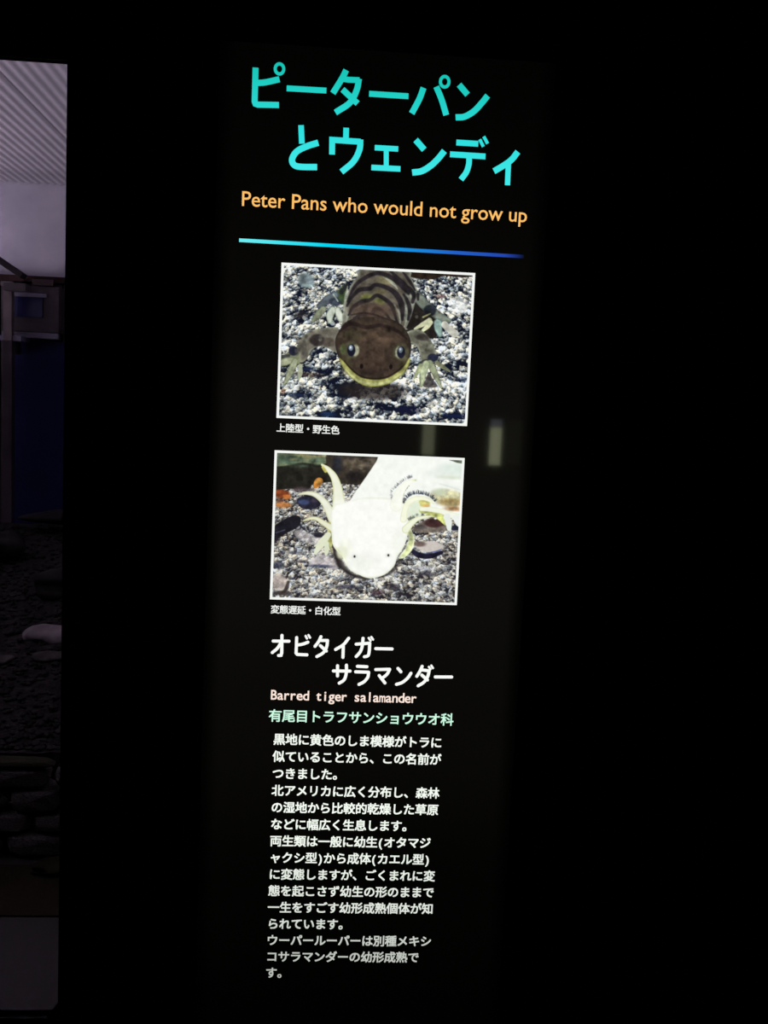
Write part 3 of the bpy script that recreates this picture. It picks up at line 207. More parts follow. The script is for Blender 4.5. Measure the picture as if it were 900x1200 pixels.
AXOLOTL = [('P',[(-3.5,0.7),(65.4,-2.2),(66.7,31.4),(60.7,31.0),(41.7,34.1),(35.9,39.2),(14.4,40.0),(3.8,42.8),(-2.1,43.1)],(36,35,30),1.5,1),('P',[(-3.5,0.7),(59.4,-1.9),(58.6,8.9),(46.9,12.9),(28.9,11.9),(13.6,15.5),(-3.0,15.6)],(112,126,98),2,1),('E',(37.0,4.4),(14.4,2.6),(140,128,88),3,0.7),('E',(15.7,8.2),(10.8,3.6),(60,78,66),3,0.8),('E',(46.7,9.4),(8.4,2.4),(70,92,78),3,0.7),('E',(25.5,15.0),(14.4,2.6),(52,58,48),3,0.8),('E',(27.4,6.8),(1.7,1.3),(60,80,66),2,0.6),('E',(20.8,8.4),(3.2,0.9),(150,140,100),2,0.6),('E',(40.3,11.5),(1.8,1.4),(50,56,46),2,0.6),('E',(11.0,5.4),(1.6,1.0),(150,140,100),2,0.6),('E',(6.2,12.3),(3.9,1.3),(84,104,88),2,0.6),('E',(13.5,5.1),(3.9,1.3),(84,104,88),2,0.6),('E',(51.4,6.1),(2.3,0.6),(60,80,66),2,0.6),('E',(49.5,1.1),(2.5,1.0),(60,80,66),2,0.6),('E',(15.5,12.7),(4.1,1.4),(60,80,66),2,0.6),('E',(9.2,10.6),(4.2,0.8),(60,80,66),2,0.6),('E',(50.2,2.2),(4.3,1.0),(150,140,100),2,0.6),('E',(29.5,14.9),(2.6,0.9),(60,80,66),2,0.6),('E',(40.0,2.8),(4.4,1.2),(60,80,66),2,0.6),('E',(5.6,10.4),(3.2,0.7),(84,104,88),2,0.6),('E',(42.1,9.2),(1.3,1.3),(50,56,46),2,0.6),('E',(53.4,3.7),(3.3,0.6),(84,104,88),2,0.6),('E',(47.9,8.1),(3.1,1.2),(84,104,88),2,0.6),('E',(8.8,15.1),(2.4,0.8),(128,138,104),2,0.6),('E',(55.5,8.6),(1.3,1.3),(84,104,88),2,0.6),('E',(2.6,3.9),(1.9,0.8),(60,80,66),2,0.6),('E',(19.0,5.8),(2.9,0.6),(50,56,46),2,0.6),('E',(44.6,12.5),(2.9,1.2),(128,138,104),2,0.6),('E',(32.7,2.0),(3.4,0.7),(50,56,46),2,0.6),('E',(30.2,15.3),(3.1,0.7),(84,104,88),2,0.6),('E',(12.0,14.4),(2.1,0.6),(128,138,104),2,0.6),('E',(16.6,4.1),(1.6,0.7),(60,80,66),2,0.6),('E',(5.8,5.2),(2.5,1.1),(84,104,88),2,0.6),('E',(17.9,8.8),(2.1,1.4),(150,140,100),2,0.6),('E',(18.3,3.3),(2.6,0.7),(150,140,100),2,0.6),('E',(43.5,6.2),(4.2,0.7),(84,104,88),2,0.6),('E',(44.2,13.7),(2.9,0.7),(60,80,66),2,0.6),('E',(17.3,3.5),(3.9,1.3),(128,138,104),2,0.6),('E',(44.3,3.8),(1.2,0.7),(50,56,46),2,0.6),('E',(34.3,9.0),(1.5,1.1),(150,140,100),2,0.6),('E',(53.3,8.1),(4.4,0.6),(150,140,100),2,0.6),('E',(50.3,8.4),(3.0,1.1),(60,80,66),2,0.6),('E',(49.7,8.8),(4.4,0.7),(128,138,104),2,0.6),('E',(41.0,2.2),(3.6,1.0),(50,56,46),2,0.6),('E',(50.4,11.1),(3.5,0.6),(128,138,104),2,0.6),('E',(49.5,3.7),(4.0,1.2),(150,140,100),2,0.6),('P',[(57.0,-1.8),(120.4,-4.4),(104.3,11.8),(95.4,29.0),(89.6,32.3),(76.3,32.2),(61.9,30.3)],(56,50,44),1.5,1),('E',(85.0,10.2),(12.0,5.4),(104,94,78),4,0.8),('E',(101.8,9.5),(7.2,5.4),(100,92,80),4,0.8),('E',(84.4,24.6),(9.6,5.4),(34,30,30),4,0.8),('E',(65.9,12.2),(4.8,9.6),(40,42,50),3,0.8),('P',[(41.8,37.1),(42.7,30.5),(46.2,27.1),(50.4,27.8),(51.2,32.0),(47.7,36.3),(44.2,38.5)],(196,130,58),0.8,1),('E',(46.9,30.9),(2.6,2.4),(222,170,84),1.5,0.8),('E',(8.7,45.6),(9.0,4.6),(140,66,34),2.5,0.95),('E',(14.1,48.4),(4.6,2.4),(206,120,58),2,0.9),('E',(10.3,57.0),(9.0,3.1),(176,112,60),2,0.9),('E',(6.5,52.3),(6.0,1.7),(70,40,30),2,0.8),('E',(30.0,40.0),(12.0,2.6),(70,58,62),3,0.8),('P',[(25.0,52.2),(27.9,48.5),(38.5,45.7),(48.2,48.3),(50.8,53.7),(47.4,58.0),(39.1,60.8),(29.4,59.3)],(38,38,52),0.8,1),('E',(32.2,53.2),(6.0,2.6),(72,86,128),2.5,0.8),('E',(43.5,51.5),(4.2,1.7),(70,58,72),2,0.7),('P',[(1.5,81.5),(12.0,72.6),(21.4,68.1),(28.8,69.0),(29.1,77.8),(20.7,83.9),(10.2,90.0),(2.9,95.1)],(30,29,36),0.8,1),('E',(94.3,5.2),(2.3,0.8),(100,90,74),2,0.6),('E',(100.1,8.3),(1.1,0.9),(44,38,36),2,0.6),('E',(81.3,1.4),(2.3,1.1),(70,62,56),2,0.6),('E',(80.1,16.6),(1.7,1.3),(100,90,74),2,0.6),('E',(93.5,9.4),(1.3,1.0),(70,62,56),2,0.6),('E',(104.7,2.0),(1.7,0.9),(44,38,36),2,0.6),('E',(84.8,5.1),(1.2,0.8),(100,90,74),2,0.6),('E',(90.9,15.5),(2.0,1.1),(120,112,94),2,0.6),('E',(105.9,1.4),(1.0,1.3),(44,38,36),2,0.6),('E',(79.3,6.0),(2.3,1.4),(70,62,56),2,0.6),('E',(80.7,5.9),(2.8,1.2),(44,38,36),2,0.6),('E',(99.1,13.9),(1.2,0.7),(44,38,36),2,0.6),('E',(109.7,15.6),(2.9,1.4),(120,112,94),2,0.6),('E',(108.8,1.6),(1.6,0.9),(120,112,94),2,0.6),('E',(94.2,7.3),(2.8,1.0),(44,38,36),2,0.6),('E',(81.3,6.9),(2.0,1.4),(70,62,56),2,0.6),('E',(92.5,4.1),(1.8,1.0),(44,38,36),2,0.6),('E',(88.5,1.0),(1.4,1.0),(44,38,36),2,0.6),('E',(108.1,1.4),(3.1,1.4),(70,62,56),2,0.6),('E',(85.7,11.6),(1.7,0.7),(70,62,56),2,0.6),('E',(94.0,17.9),(1.7,1.3),(100,90,74),2,0.6),('E',(93.1,0.3),(2.9,0.9),(44,38,36),2,0.6),('E',(79.8,19.6),(1.1,0.8),(44,38,36),2,0.6),('E',(100.7,10.4),(2.7,1.0),(70,62,56),2,0.6),('E',(91.3,12.3),(2.8,1.1),(120,112,94),2,0.6),('E',(90.0,5.9),(1.7,1.0),(44,38,36),2,0.6),('S',[(4.1,86.9),(13.5,83.4)],[0.96,0.96],(80,80,100),1,0.8),('P',[(23.8,85.2),(31.5,82.5),(43.7,88.2),(54.6,91.4),(45.3,98.5),(35.5,95.1),(25.8,91.2)],(190,184,184),2,0.6),('E',(49.1,87.4),(5.4,3.1),(36,34,44),1.5,0.95),('E',(12.2,151.0),(10.8,2.6),(52,46,46),2.5,0.85),('E',(9.4,139.4),(8.6,8.2),(196,182,174),3,0.85),('S',[(19.0,139.1),(16.9,146.5),(11.1,152.8)],[3.12,4.32,1.92],(60,50,48),1.5,0.85),('P',[(40.0,120.0),(45.7,111.3),(55.3,107.9),(65.1,111.8),(72.7,121.3),(65.6,124.0),(50.9,119.6)],(192,184,186),2.5,0.8),('E',(53.3,120.8),(12.0,1.7),(60,66,90),2,0.8),('E',(7.6,121.1),(6.6,4.2),(44,48,66),3,0.75),('E',(23.9,107.1),(9.6,1.7),(66,70,86),3,0.7),('E',(80.8,142.0),(13.2,2.6),(60,60,74),3,0.75),('E',(32.7,116.6),(7.2,1.7),(60,54,62),2,0.7),('P',[(63.3,97.2),(69.6,104.3),(80.0,121.1),(88.7,128.2),(103.5,131.6),(103.0,134.4),(85.2,130.8),(76.5,124.9),(68.9,117.8)],(44,38,38),3.5,0.95),('E',(129.5,140.4),(8.4,3.6),(50,46,52),3,0.7),('E',(166.7,125.6),(10.8,2.6),(60,58,66),3,0.7),('E',(162.7,119.5),(8.4,2.2),(190,195,205),3,0.7),('E',(113.9,147.1),(7.2,3.1),(70,48,56),3,0.7),('E',(167.7,96.0),(15.0,6.2),(206,198,190),2.5,0.95),('E',(156.5,93.3),(6.6,3.0),(92,76,70),2.5,0.85),('S',[(149.0,100.9),(155.9,105.2),(168.2,106.1),(180.2,101.9)],[4.32,6.0,5.52,4.32],(34,32,50),1.2,1),('S',[(164.3,102.9),(174.0,100.9),(180.6,98.2)],[0.96,1.68,0.96],(70,84,140),1,0.8),('S',[(136.7,111.8),(131.6,120.0),(125.8,126.3),(112.0,131.3)],[2.88,3.6,3.12,1.68],(58,52,52),3,0.8),('E',(192.3,74.9),(3.6,2.6),(48,46,62),1.5,0.95),('P',[(112.0,0.3),(106.6,7.8),(99.3,19.8),(89.6,35.1),(84.2,43.9),(80.4,53.8),(85.9,71.4),(133.1,72.3),(148.4,61.2),(156.1,58.3),(179.9,57.9),(203.9,61.8),(200.8,5.3),(192.8,2.2),(176.9,0.8),(140.2,-0.3)],(246,249,242),0.8,1),('E',(189.0,13.2),(16.8,7.2),(222,234,224),8,0.9),('E',(175.8,17.4),(14.4,4.8),(232,238,230),8,0.8),('E',(183.2,41.3),(18.0,7.2),(196,192,148),5,0.85),('E',(188.4,47.8),(14.4,4.6),(172,148,92),4,0.85),('E',(191.2,54.4),(9.6,2.4),(168,122,74),3,0.85),('E',(175.6,36.8),(7.2,3.6),(200,212,186),4,0.8),('S',[(170.3,28.5),(182.6,29.8),(198.6,33.5)],[3.6,4.8,4.8],(240,244,238),4,0.8),('S',[(175.2,28.3),(187.5,31.5),(198.7,34.7)],[0.96,1.2,0.96],(214,220,208),2,0.7),('E',(187.0,21.2),(13.2,1.4),(214,222,200),4,0.8),('P',[(183.6,2.3),(199.3,1.9),(199.5,5.6),(193.4,5.6),(188.5,4.2)],(88,98,82),1,0.95),('E',(159.2,49.6),(6.6,4.3),(196,190,110),2,0.9),('E',(161.8,52.5),(3.6,1.8),(196,150,90),2,0.8),('P',[(140.9,72.2),(140.9,60.0),(147.1,50.0),(153.1,48.6),(155.8,54.6),(156.3,64.3),(148.2,71.9)],(226,236,214),1.5,1),('P',[(148.5,79.2),(153.1,72.9),(162.6,67.1),(172.1,63.7),(182.1,67.0),(184.9,75.4),(180.3,79.3),(160.8,81.2)],(120,110,100),2,0.9),('E',(171.3,70.4),(11.4,4.8),(60,38,38),2.5,0.95),('E',(156.9,75.2),(6.0,2.6),(74,70,70),2,0.8),('E',(194.1,74.9),(5.0,2.6),(36,40,58),1.2,1),('S',[(157.2,57.2),(167.0,59.0),(177.0,63.5),(183.4,69.4)],[6.0,7.2,7.2,6.0],(198,204,124),1,1),('S',[(156.5,56.0),(166.9,56.0),(177.9,57.6),(187.9,60.9),(201.5,65.0)],[4.08,5.28,5.28,6.0,8.4],(246,248,232),1,1,(232,238,206),1.5),('S',[(184.3,63.2),(186.5,69.3),(187.4,76.0)],[7.2,7.2,4.56],(232,238,230),0.8,1),('S',[(194.1,64.1),(198.1,68.8),(203.1,72.3)],[7.2,8.4,8.4],(240,244,240),1,1),('E',(172.2,65.5),(1.4,1.0),(240,244,240),1,1),('S',[(62.4,75.3),(62.3,86.3),(60.0,98.5)],[7.2,8.4,7.2],(176,176,110),1,1,(196,198,140),2),('S',[(59.3,87.0),(52.4,96.4),(46.8,106.1)],[6.0,8.4,4.08],(226,230,202),0.8,1),('S',[(57.8,96.2),(58.4,102.3),(57.7,107.8)],[4.8,5.52,2.88],(222,228,200),0.8,1),('S',[(50.0,96.5),(45.3,99.7)],[2.88,1.44],(220,226,200),0.8,1),('S',[(61.5,98.5),(63.6,105.1)],[2.4,1.44],(180,180,130),0.8,1),('S',[(144.9,79.6),(147.7,88.1),(145.8,98.0),(140.1,105.8),(135.9,108.8)],[4.8,6.48,7.2,6.0,2.4],(198,206,150),1,1,(222,228,190),2.5),('S',[(49.9,13.2),(56.6,17.9),(62.9,25.5),(66.9,36.2),(68.5,47.0),(69.6,57.8)],[2.4,5.28,7.44,9.36,11.4,14.4],(240,242,222),0.8,1,(216,222,170),2),('S',[(50.8,15.8),(53.7,19.9)],[2.64,3.12],(196,190,96),1,0.9),('S',[(26.6,45.2),(36.1,43.6),(44.5,45.2),(52.5,51.2),(58.2,59.4),(63.4,68.9)],[1.44,4.08,5.52,6.96,8.88,10.8],(238,240,222),0.8,1,(208,210,168),2),('S',[(32.6,73.1),(39.4,70.4),(46.0,70.2),(54.0,74.7),(63.8,80.5)],[1.44,3.36,4.08,5.52,7.2],(234,236,210),0.8,1,(200,196,140),1.5),('P',[(61.0,61.9),(65.6,54.3),(74.6,52.2),(95.3,46.1),(126.7,46.2),(140.6,53.1),(143.8,69.3),(143.6,82.5),(141.7,91.9),(138.4,100.0),(133.9,107.1),(131.2,116.5),(127.2,122.2),(120.4,127.8),(112.1,131.0),(102.3,131.8),(93.5,128.7),(87.6,126.2),(82.5,122.4),(78.8,116.6),(74.6,109.1),(68.9,103.7),(64.4,97.3),(62.7,86.8),(61.4,73.7)],(251,252,246),0.8,1,(232,236,218),3),('E',(74.5,105.4),(6.0,7.2),(226,230,196),4,0.8),('E',(103.4,113.2),(15.6,10.4),(246,246,240),6,0.6),('S',[(67.0,99.5),(74.6,107.8),(79.8,117.4)],[1.2,1.68,0.96],(210,214,160),1.5,0.5),('E',(103.4,52.9),(32.5,5.2),(250,251,246),8,0.95),('E',(93.0,116.2),(15.6,8.8),(238,242,232),9,0.6),('E',(77.9,100.8),(6.8,9.4),(236,240,222),7,0.6),('E',(134.1,93.5),(6.8,13.0),(240,243,232),8,0.6),('F',[(126.7,48.4),(125.0,38.7),(129.6,33.1),(136.6,26.4),(145.8,22.0)],3.2,(104,110,120),90,7,0.75),('F',[(136.7,40.7),(139.7,35.1),(142.8,30.8)],3.0,(96,98,92),50,5,0.9),('F',[(137.7,50.4),(142.6,43.2),(150.3,39.9),(159.4,40.4),(166.2,43.2),(171.1,47.9)],4.2,(58,66,78),170,9,0.95),('F',[(143.8,68.6),(147.9,66.4),(154.4,62.2)],3.2,(96,100,92),50,8,0.85),('F',[(136.7,40.7),(137.2,50.4)],3.0,(84,84,84),18,6,0.9),('S',[(149.6,25.0),(142.4,27.8),(136.1,34.1),(131.6,42.1),(129.7,53.1)],[1.2,4.8,7.44,10.32,13.2],(250,251,240),0.8,1,(240,242,224),1.5),('S',[(149.3,25.5),(146.0,26.4)],[1.68,1.92],(214,218,176),1,0.8),('S',[(169.6,49.8),(164.6,46.7),(157.8,44.5),(149.3,45.6),(142.3,50.2),(139.2,57.6),(138.2,67.4)],[1.2,3.12,4.08,5.28,6.48,6.0,7.2],(248,250,226),0.7,1,(226,232,190),1.2),('S',[(168.5,63.2),(160.0,64.4),(152.8,66.8),(146.4,72.0),(141.2,78.3)],[1.2,3.36,4.56,6.24,8.4],(242,246,222),0.7,1,(214,220,170),1.4),('E',(88.0,109.2),(3.1,2.4),(226,228,222),2,0.8),('E',(88.0,109.2),(1.1,1.3),(34,34,42),0.8,1),('E',(123.9,106.7),(3.1,2.4),(226,228,222),2,0.8),('E',(123.9,106.7),(1.1,1.3),(34,34,42),0.8,1)]

# ------------------------------------------------------------------ room shell
SX0, SX1, SZ0, SZ1 = -0.0685, 0.2715, BOX_LO, BOX_HI          # opening for the sign
WX0, WX1, WZ0, WZ1 = -1.75, -0.2165, 0.8076, 1.816            # opening for the window
bm = bmesh.new()
XL, XR, TH = -4.2, 3.0, 0.012
for x0, x1, z0, z1 in ((XL, WX0, 0, 2.8), (WX0, WX1, 0, WZ0), (WX0, WX1, WZ1, 2.8), (WX1, SX0, 0, 2.8), (SX0, SX1, 0, SZ0), (SX0, SX1, SZ1, 2.8), (SX1, XR, 0, 2.8)):
    add_box(bm, x0, x1, 0.0, TH, z0, z1)
bmesh.ops.remove_doubles(bm, verts=bm.verts, dist=1e-5)
tag(bm_obj('wall_front', bm, M['matte_black']), 'black wall around the window and the lit sign', kind='structure')

tag(box('floor', XL, XR, -4.2, 5.4, -0.06, 0.0, surface_mat('grey_floor', (44, 43, 42), (52, 50, 49), 2, 0.6, 0.1, 0.3)), 'dim grey floor', kind='structure')
M['plaster'] = surface_mat('pale_plaster', (176, 172, 184), (190, 186, 196), 5, 0.9, 0.05, 0.1)
M['cladding'] = surface_mat('dark_cladding', (52, 47, 52), (74, 66, 70), 6, 0.85, 0.3, 0.1)
tag(box('wall_back', XL, XR, 5.3, 5.4, 0.0, 2.8, M['plaster']), 'pale far wall under the ribbed ceiling', kind='structure')
tag(box('wall_left', XL - 0.1, XL, -4.2, 5.4, 0.0, 2.8, M['hall_dark']), 'dark side wall', kind='structure')
tag(box('wall_right', XR, XR + 0.1, -4.2, 5.4, 0.0, 2.8, M['hall_dark']), 'dark side wall', kind='structure')
tag(box('wall_rear', XL, XR, -4.25, -4.1, 0.0, 2.8, M['hall_dark']), 'dark hall wall behind the viewer', kind='structure')
tag(box('ceiling', XL, XR, -4.2, 5.4, 2.8, 2.86, M['hall_dark']), 'dark hall ceiling', kind='structure')

# corrugated sheets under the ceiling of the room behind the window, ribs running away from the glass
def corrugated(x0, x1, y0, y1, z, pitch=0.0463, amp=0.0038):
    n = int((x1 - x0) / pitch * 10); ys = [y0 + (y1 - y0) * j / 6 for j in range(7)]
    V, F = [], []
    for s in (0.0, 0.0016):
        for i in range(n + 1):
            x = x0 + (x1 - x0) * i / n
            t = math.cos(2 * math.pi * x / pitch)
            prof = math.copysign(abs(t) ** 0.7, t)
            for y in ys: V.append((x, y, z + s + amp * prof))
    k = len(ys); off = (n + 1) * k
    for i in range(n):
        for j in range(k - 1):
            a = i * k + j
            F.append((a, a + 1, a + k + 1, a + k)); F.append((off + a, off + a + k, off + a + k + 1, off + a + 1))
    return V, F
M['sheet'] = surface_mat('translucent_grey_sheet', (172, 168, 174), (186, 180, 186), 2.5, 0.6, 0.05, 0.2)
croot = tag(empty('ribbed_ceiling', (0, 0, 0)), 'grey corrugated sheet ceiling, ribs running away behind the window', kind='structure')
xx = XL + 0.02; k = 0
while xx < 2.9:
    x1 = min(xx + 1.0, 2.98)
    V, F = corrugated(xx, x1, 0.12, 5.29, 2.662 + (0.0025 if k % 2 else 0.0))
    mesh_obj('sheet', V, F, M['sheet'], croot, smooth=True); xx += 0.985; k += 1

# window frame and pane
wf = bmesh.new()
for a in ((WX0, WX1, WZ1 - 0.0006, WZ1 + 0.03), (WX0, WX1, WZ0 - 0.03, WZ0), (WX0 - 0.03, WX0, WZ0 - 0.03, WZ1 + 0.03), (WX1, WX1 + 0.03, WZ0 - 0.03, WZ1 + 0.03)):
    add_box(wf, a[0], a[1], -0.004, 0.0, a[2], a[3])
win = tag(bm_obj('window_1', wf, M['housing']), 'black framed window left of the lit sign', kind='structure')
box('pane', WX0 - 0.012, WX1 + 0.012, 0.0125, 0.0175, WZ0 - 0.012, WZ1 + 0.012, M['glass'], win)
gv = [(WX1, -0.003, WZ0), (WX1, -0.003, WZ0 + 0.0175), (WX1 - 0.0118, -0.003, WZ0)]
gv += [(x, 0.0025, z) for x, _, z in gv]
mesh_obj('corner_bracket', gv, [(0, 1, 2), (3, 5, 4), (0, 3, 4, 1), (1, 4, 5, 2), (2, 5, 3, 0)], M['housing'], win)

# ------------------------------------------------------------------ things behind the window
rnd = random.Random(7)
def rock_mesh(seed, sx, sy, sz, sub=3, rough=0.22, flat=False):
    r = random.Random(seed)
    bm = bmesh.new(); bmesh.ops.create_icosphere(bm, subdivisions=sub, radius=1.0)
    ph = [(r.uniform(0, 6.28), r.uniform(1.3, 3.4), Vector((r.gauss(0, 1), r.gauss(0, 1), r.gauss(0, 1))).normalized()) for _ in range(9)]
    for v in bm.verts:
        d = 1 + sum(math.sin(p + f * 2 * v.co.dot(ax)) * rough / (1 + 0.5 * i) for i, (p, f, ax) in enumerate(ph)) * 0.6
        co = v.co * d
        if flat: co.z = max(-0.7, min(0.7, co.z))
        v.co = Vector((co.x * sx, co.y * sy, co.z * sz))
    me = bpy.data.meshes.new('rock'); bm.to_mesh(me); bm.free()
    me.polygons.foreach_set('use_smooth', [sub > 2] * len(me.polygons))
    return me
M['gravel'] = surface_mat('dark_gravel', (22, 20, 21), (48, 44, 44), 45, 0.9, 0.8, 0.1)
M['rock'] = surface_mat('dark_rock', (20, 20, 20), (42, 40, 38), 9, 0.85, 0.6, 0.15)
M['pale_rock'] = surface_mat('pale_rock', (100, 92, 96), (140, 131, 135), 12, 0.85, 0.5, 0.15)
M['dim_stone'] = surface_mat('dim_grey_stone', (46, 44, 43), (78, 75, 72), 22, 0.9, 0.6, 0.1)
M['moss_rock'] = surface_mat('yellowish_coping_stone', (34, 34, 24), (58, 58, 42), 14, 0.9, 0.5, 0.1)

def rock(name, label, cat, loc, size, mat, seed, group=None, rz=0.0, flat=False):
    me = rock_mesh(seed, *size, flat=flat); me.materials.append(mat)
    o = bpy.data.objects.new(name, me); COL.objects.link(o); o.location = loc; o.rotation_euler.z = rz
    return tag(o, label, cat, group)

KY = 2.06                                                      # front of the bed
def bed_height(x, y):
    t = min(1.0, max(0.0, (y - 2.25) / 2.9))
    h = 0.30 + 0.375 * t ** 1.2
    h += 0.028 * math.sin(2.1 * x + 1.3) * math.sin(1.7 * y) * t ** 0.5 + 0.012 * math.sin(7.3 * x + 2.2 * y)
    return h
V, F = [], []
NX, NY = 190, 150
for i in range(NX):
    for j in range(NY):
        x = -4.1 + 4.9 * i / (NX - 1); y = 2.235 + 2.905 * j / (NY - 1)
        V.append((x, y, bed_height(x, y) + rnd.uniform(-0.006, 0.006)))
n0 = len(V)
for i in range(NX - 1):
    for j in range(NY - 1):
        a = i * NY + j; F.append((a, a + NY, a + NY + 1, a + 1))
for x in (-4.1, 0.8):
    for y in (2.235, 5.14): V.append((x, y, 0.0))
ring = [0, (NX - 1) * NY]
F.append(tuple([n0, n0 + 2] + [i * NY for i in range(NX - 1, -1, -1)]))
F.append(tuple([n0 + 1] + [i * NY + NY - 1 for i in range(NX)] + [n0 + 3]))
F.append(tuple([n0] + [j for j in range(NY)] + [n0 + 1])); F.append(tuple([n0 + 3] + [(NX - 1) * NY + j for j in range(NY - 1, -1, -1)] + [n0 + 2]))
# the bed and its loose pebbles are one mass, far too many and too dim to tell apart
bed = mesh_obj('gravel_bed', V, F, M['gravel'])
tag(bed, 'dark gravel bed rising towards the back behind the window', 'gravel', kind='stuff')
ico = bmesh.new(); bmesh.ops.create_icosphere(ico, subdivisions=1, radius=1.0)
iv = np.array([v.co for v in ico.verts]); fi = np.array([[v.index for v in f.verts] for f in ico.faces]); ico.free()
PV, PF = [], []
rng = np.random.default_rng(5)
for q in range(9000):
    x = rng.uniform(-3.2, 0.4); y = 2.26 + 2.8 * rng.random() ** 1.5
    s = rng.uniform(0.006, 0.02); sc = s * rng.uniform(0.6, 1.3, 3) * np.array((1, 1, 0.7))
    PF.append(fi + len(PV) * len(iv)); PV.append(iv * sc + (x, y, bed_height(x, y) + s * 0.25))
o = mesh_obj('pebbles', np.concatenate(PV).tolist(), np.concatenate(PF).tolist(), M['rock'], bed)
o['kind'] = 'stuff'

# dry stone kerb in courses
kerb = tag(empty('stone_kerb', (-1.6, KY + 0.07, 0.0)), 'low dry stone kerb with yellowish coping holding the gravel bed', 'wall')
stones = []
M['kerb_rock'] = surface_mat('grey_kerb_stone', (74, 71, 70), (120, 116, 112), 22, 0.9, 0.6, 0.1)
for q in range(6):
    m_ = rock_mesh(100 + q, 0.5, 0.5, 0.5, sub=2, rough=0.12)
    co = np.array([v.co for v in m_.vertices]); lo, hi = co.min(0), co.max(0)
    cube = (co - lo) / (hi - lo) - 0.5
    cube = np.sign(cube) * (np.abs(cube) * 2) ** 0.55 / 2        # squarish
    m_.vertices.foreach_set('co', cube.ravel()); m_.materials.append(M['kerb_rock']); stones.append(m_)
COURSE = [0.0, 0.085, 0.150, 0.230, 0.302]
for r_ in range(4):
    x = -4.0 + rnd.uniform(0, 0.1)
    while x < 0.7:
        w = rnd.uniform(0.13, 0.24); h = COURSE[r_ + 1] - COURSE[r_]
        o = bpy.data.objects.new('stone', rnd.choice(stones)); COL.objects.link(o); o.parent = kerb
        o.scale = (w - 0.006, 0.14 + rnd.uniform(-0.012, 0.012), h - 0.004)
        o.location = (x + w / 2 + 1.6, rnd.uniform(-0.006, 0.006), COURSE[r_] + h / 2)
        x += w
x = -4.0
while x < 0.7:
    w = rnd.uniform(0.22, 0.34)
    me_ = stones[rnd.randrange(6)].copy(); me_.materials.clear(); me_.materials.append(M['moss_rock'])
    o = bpy.data.objects.new('coping_stone', me_); COL.objects.link(o); o.parent = kerb
    o.scale = (w - 0.004, 0.07, 0.022); o.location = (x + w / 2 + 1.6, -0.04, 0.314); x += w

tag(box('floor_mat', -2.6, 0.5, 1.72, 2.03, 0.0, 0.006, surface_mat('brown_mat', (36, 31, 24), (48, 41, 31), 60, 0.95, 0.3, 0.05), bevel=0.002), 'long brown mat on the grey floor before the kerb', 'mat')

# rocks
PR = 3.72
slab = rock('pale_rock', 'pale flat broken rock lying on the dark gravel', 'rock', (-1.035, 3.30, 0.425), (0.125, 0.09, 0.036), M['pale_rock'], 21, rz=0.1)
rock('boulder', 'large dark rounded boulder behind the pale flat rock', 'rock', (-1.09, 3.85, 0.535), (0.17, 0.13, 0.075), M['rock'], 31)
rock('boulder', 'small dark boulder further back, left of the large one', 'rock', (-1.62, 4.45, 0.625), (0.15, 0.11, 0.06), M['rock'], 35, rz=0.6)
rock('boulder', 'long low boulder at the foot of the blue partition', 'rock', (-1.33, 4.93, 0.725), (0.26, 0.10, 0.05), M['rock'], 39)
rock('flat_stone', 'thin grey stone on the gravel just in front of the pale rock', 'rock', (-0.985, 3.06, 0.395), (0.07, 0.05, 0.016), M['dim_stone'], 41, rz=0.3)
rock('flat_stone', 'small dim stone left of the other flat stone on the gravel', 'rock', (-1.20, 3.02, 0.390), (0.07, 0.05, 0.016), M['dim_stone'], 43, rz=-0.2)
rock('flat_stone', 'grey green stone on the floor against the kerb', 'rock', (-0.70, 1.99, 0.022), (0.075, 0.045, 0.022), M['moss_rock'], 47, rz=0.35)

# far end: dark lower cladding, blue partition, display case, post and slanting beam
clad = tag(empty('dark_partition', (-1.6, 5.25, 0.0)), 'dark boarded lower wall below the pale upper wall', 'partition')
bw = 0.36; xb = -4.0
while xb < 1.0:
    box('board', xb - (-1.6), xb + bw - 0.008 + 1.6, -0.015, 0.04, 0.02, 2.075, M['cladding'], clad, bevel=0.004); xb += bw
box('top_rail', -2.5, 2.6, -0.05, 0.045, 2.08, 2.115, surface_mat('brown_rail', (40, 28, 30), (56, 38, 38), 10, 0.8, 0.2, 0.1), clad, bevel=0.004)
box('light_strip', -0.045, 0.075, -0.068, -0.052, 2.06, 2.095, surface_mat('dull_strip', (78, 66, 68), (92, 78, 78), 8, 0.7, 0.1, 0.1), clad)

blue = tag(empty('blue_partition', (-1.62, 5.17, 0.0)), 'dark blue panel standing at the back of the gravel bed', 'panel')
M['blue'] = surface_mat('deep_blue_paint', (10, 14, 56), (14, 20, 70), 3, 0.7, 0.05, 0.2)
for q in range(3): box('panel', -0.155 + q * 0.62, 0.455 + q * 0.62, -0.02, 0.0, 0.55, 1.735, M['blue'], blue, bevel=0.002)
box('edge_strip', -0.172, -0.157, -0.028, 0.0, 0.50, 1.735, surface_mat('grey_strip', (34, 32, 34), (44, 42, 44), 8, 0.6, 0.1, 0.2), blue)
box('foot_rail', -0.172, 1.70, -0.01, 0.03, 0.30, 0.549, M['cladding'], blue)

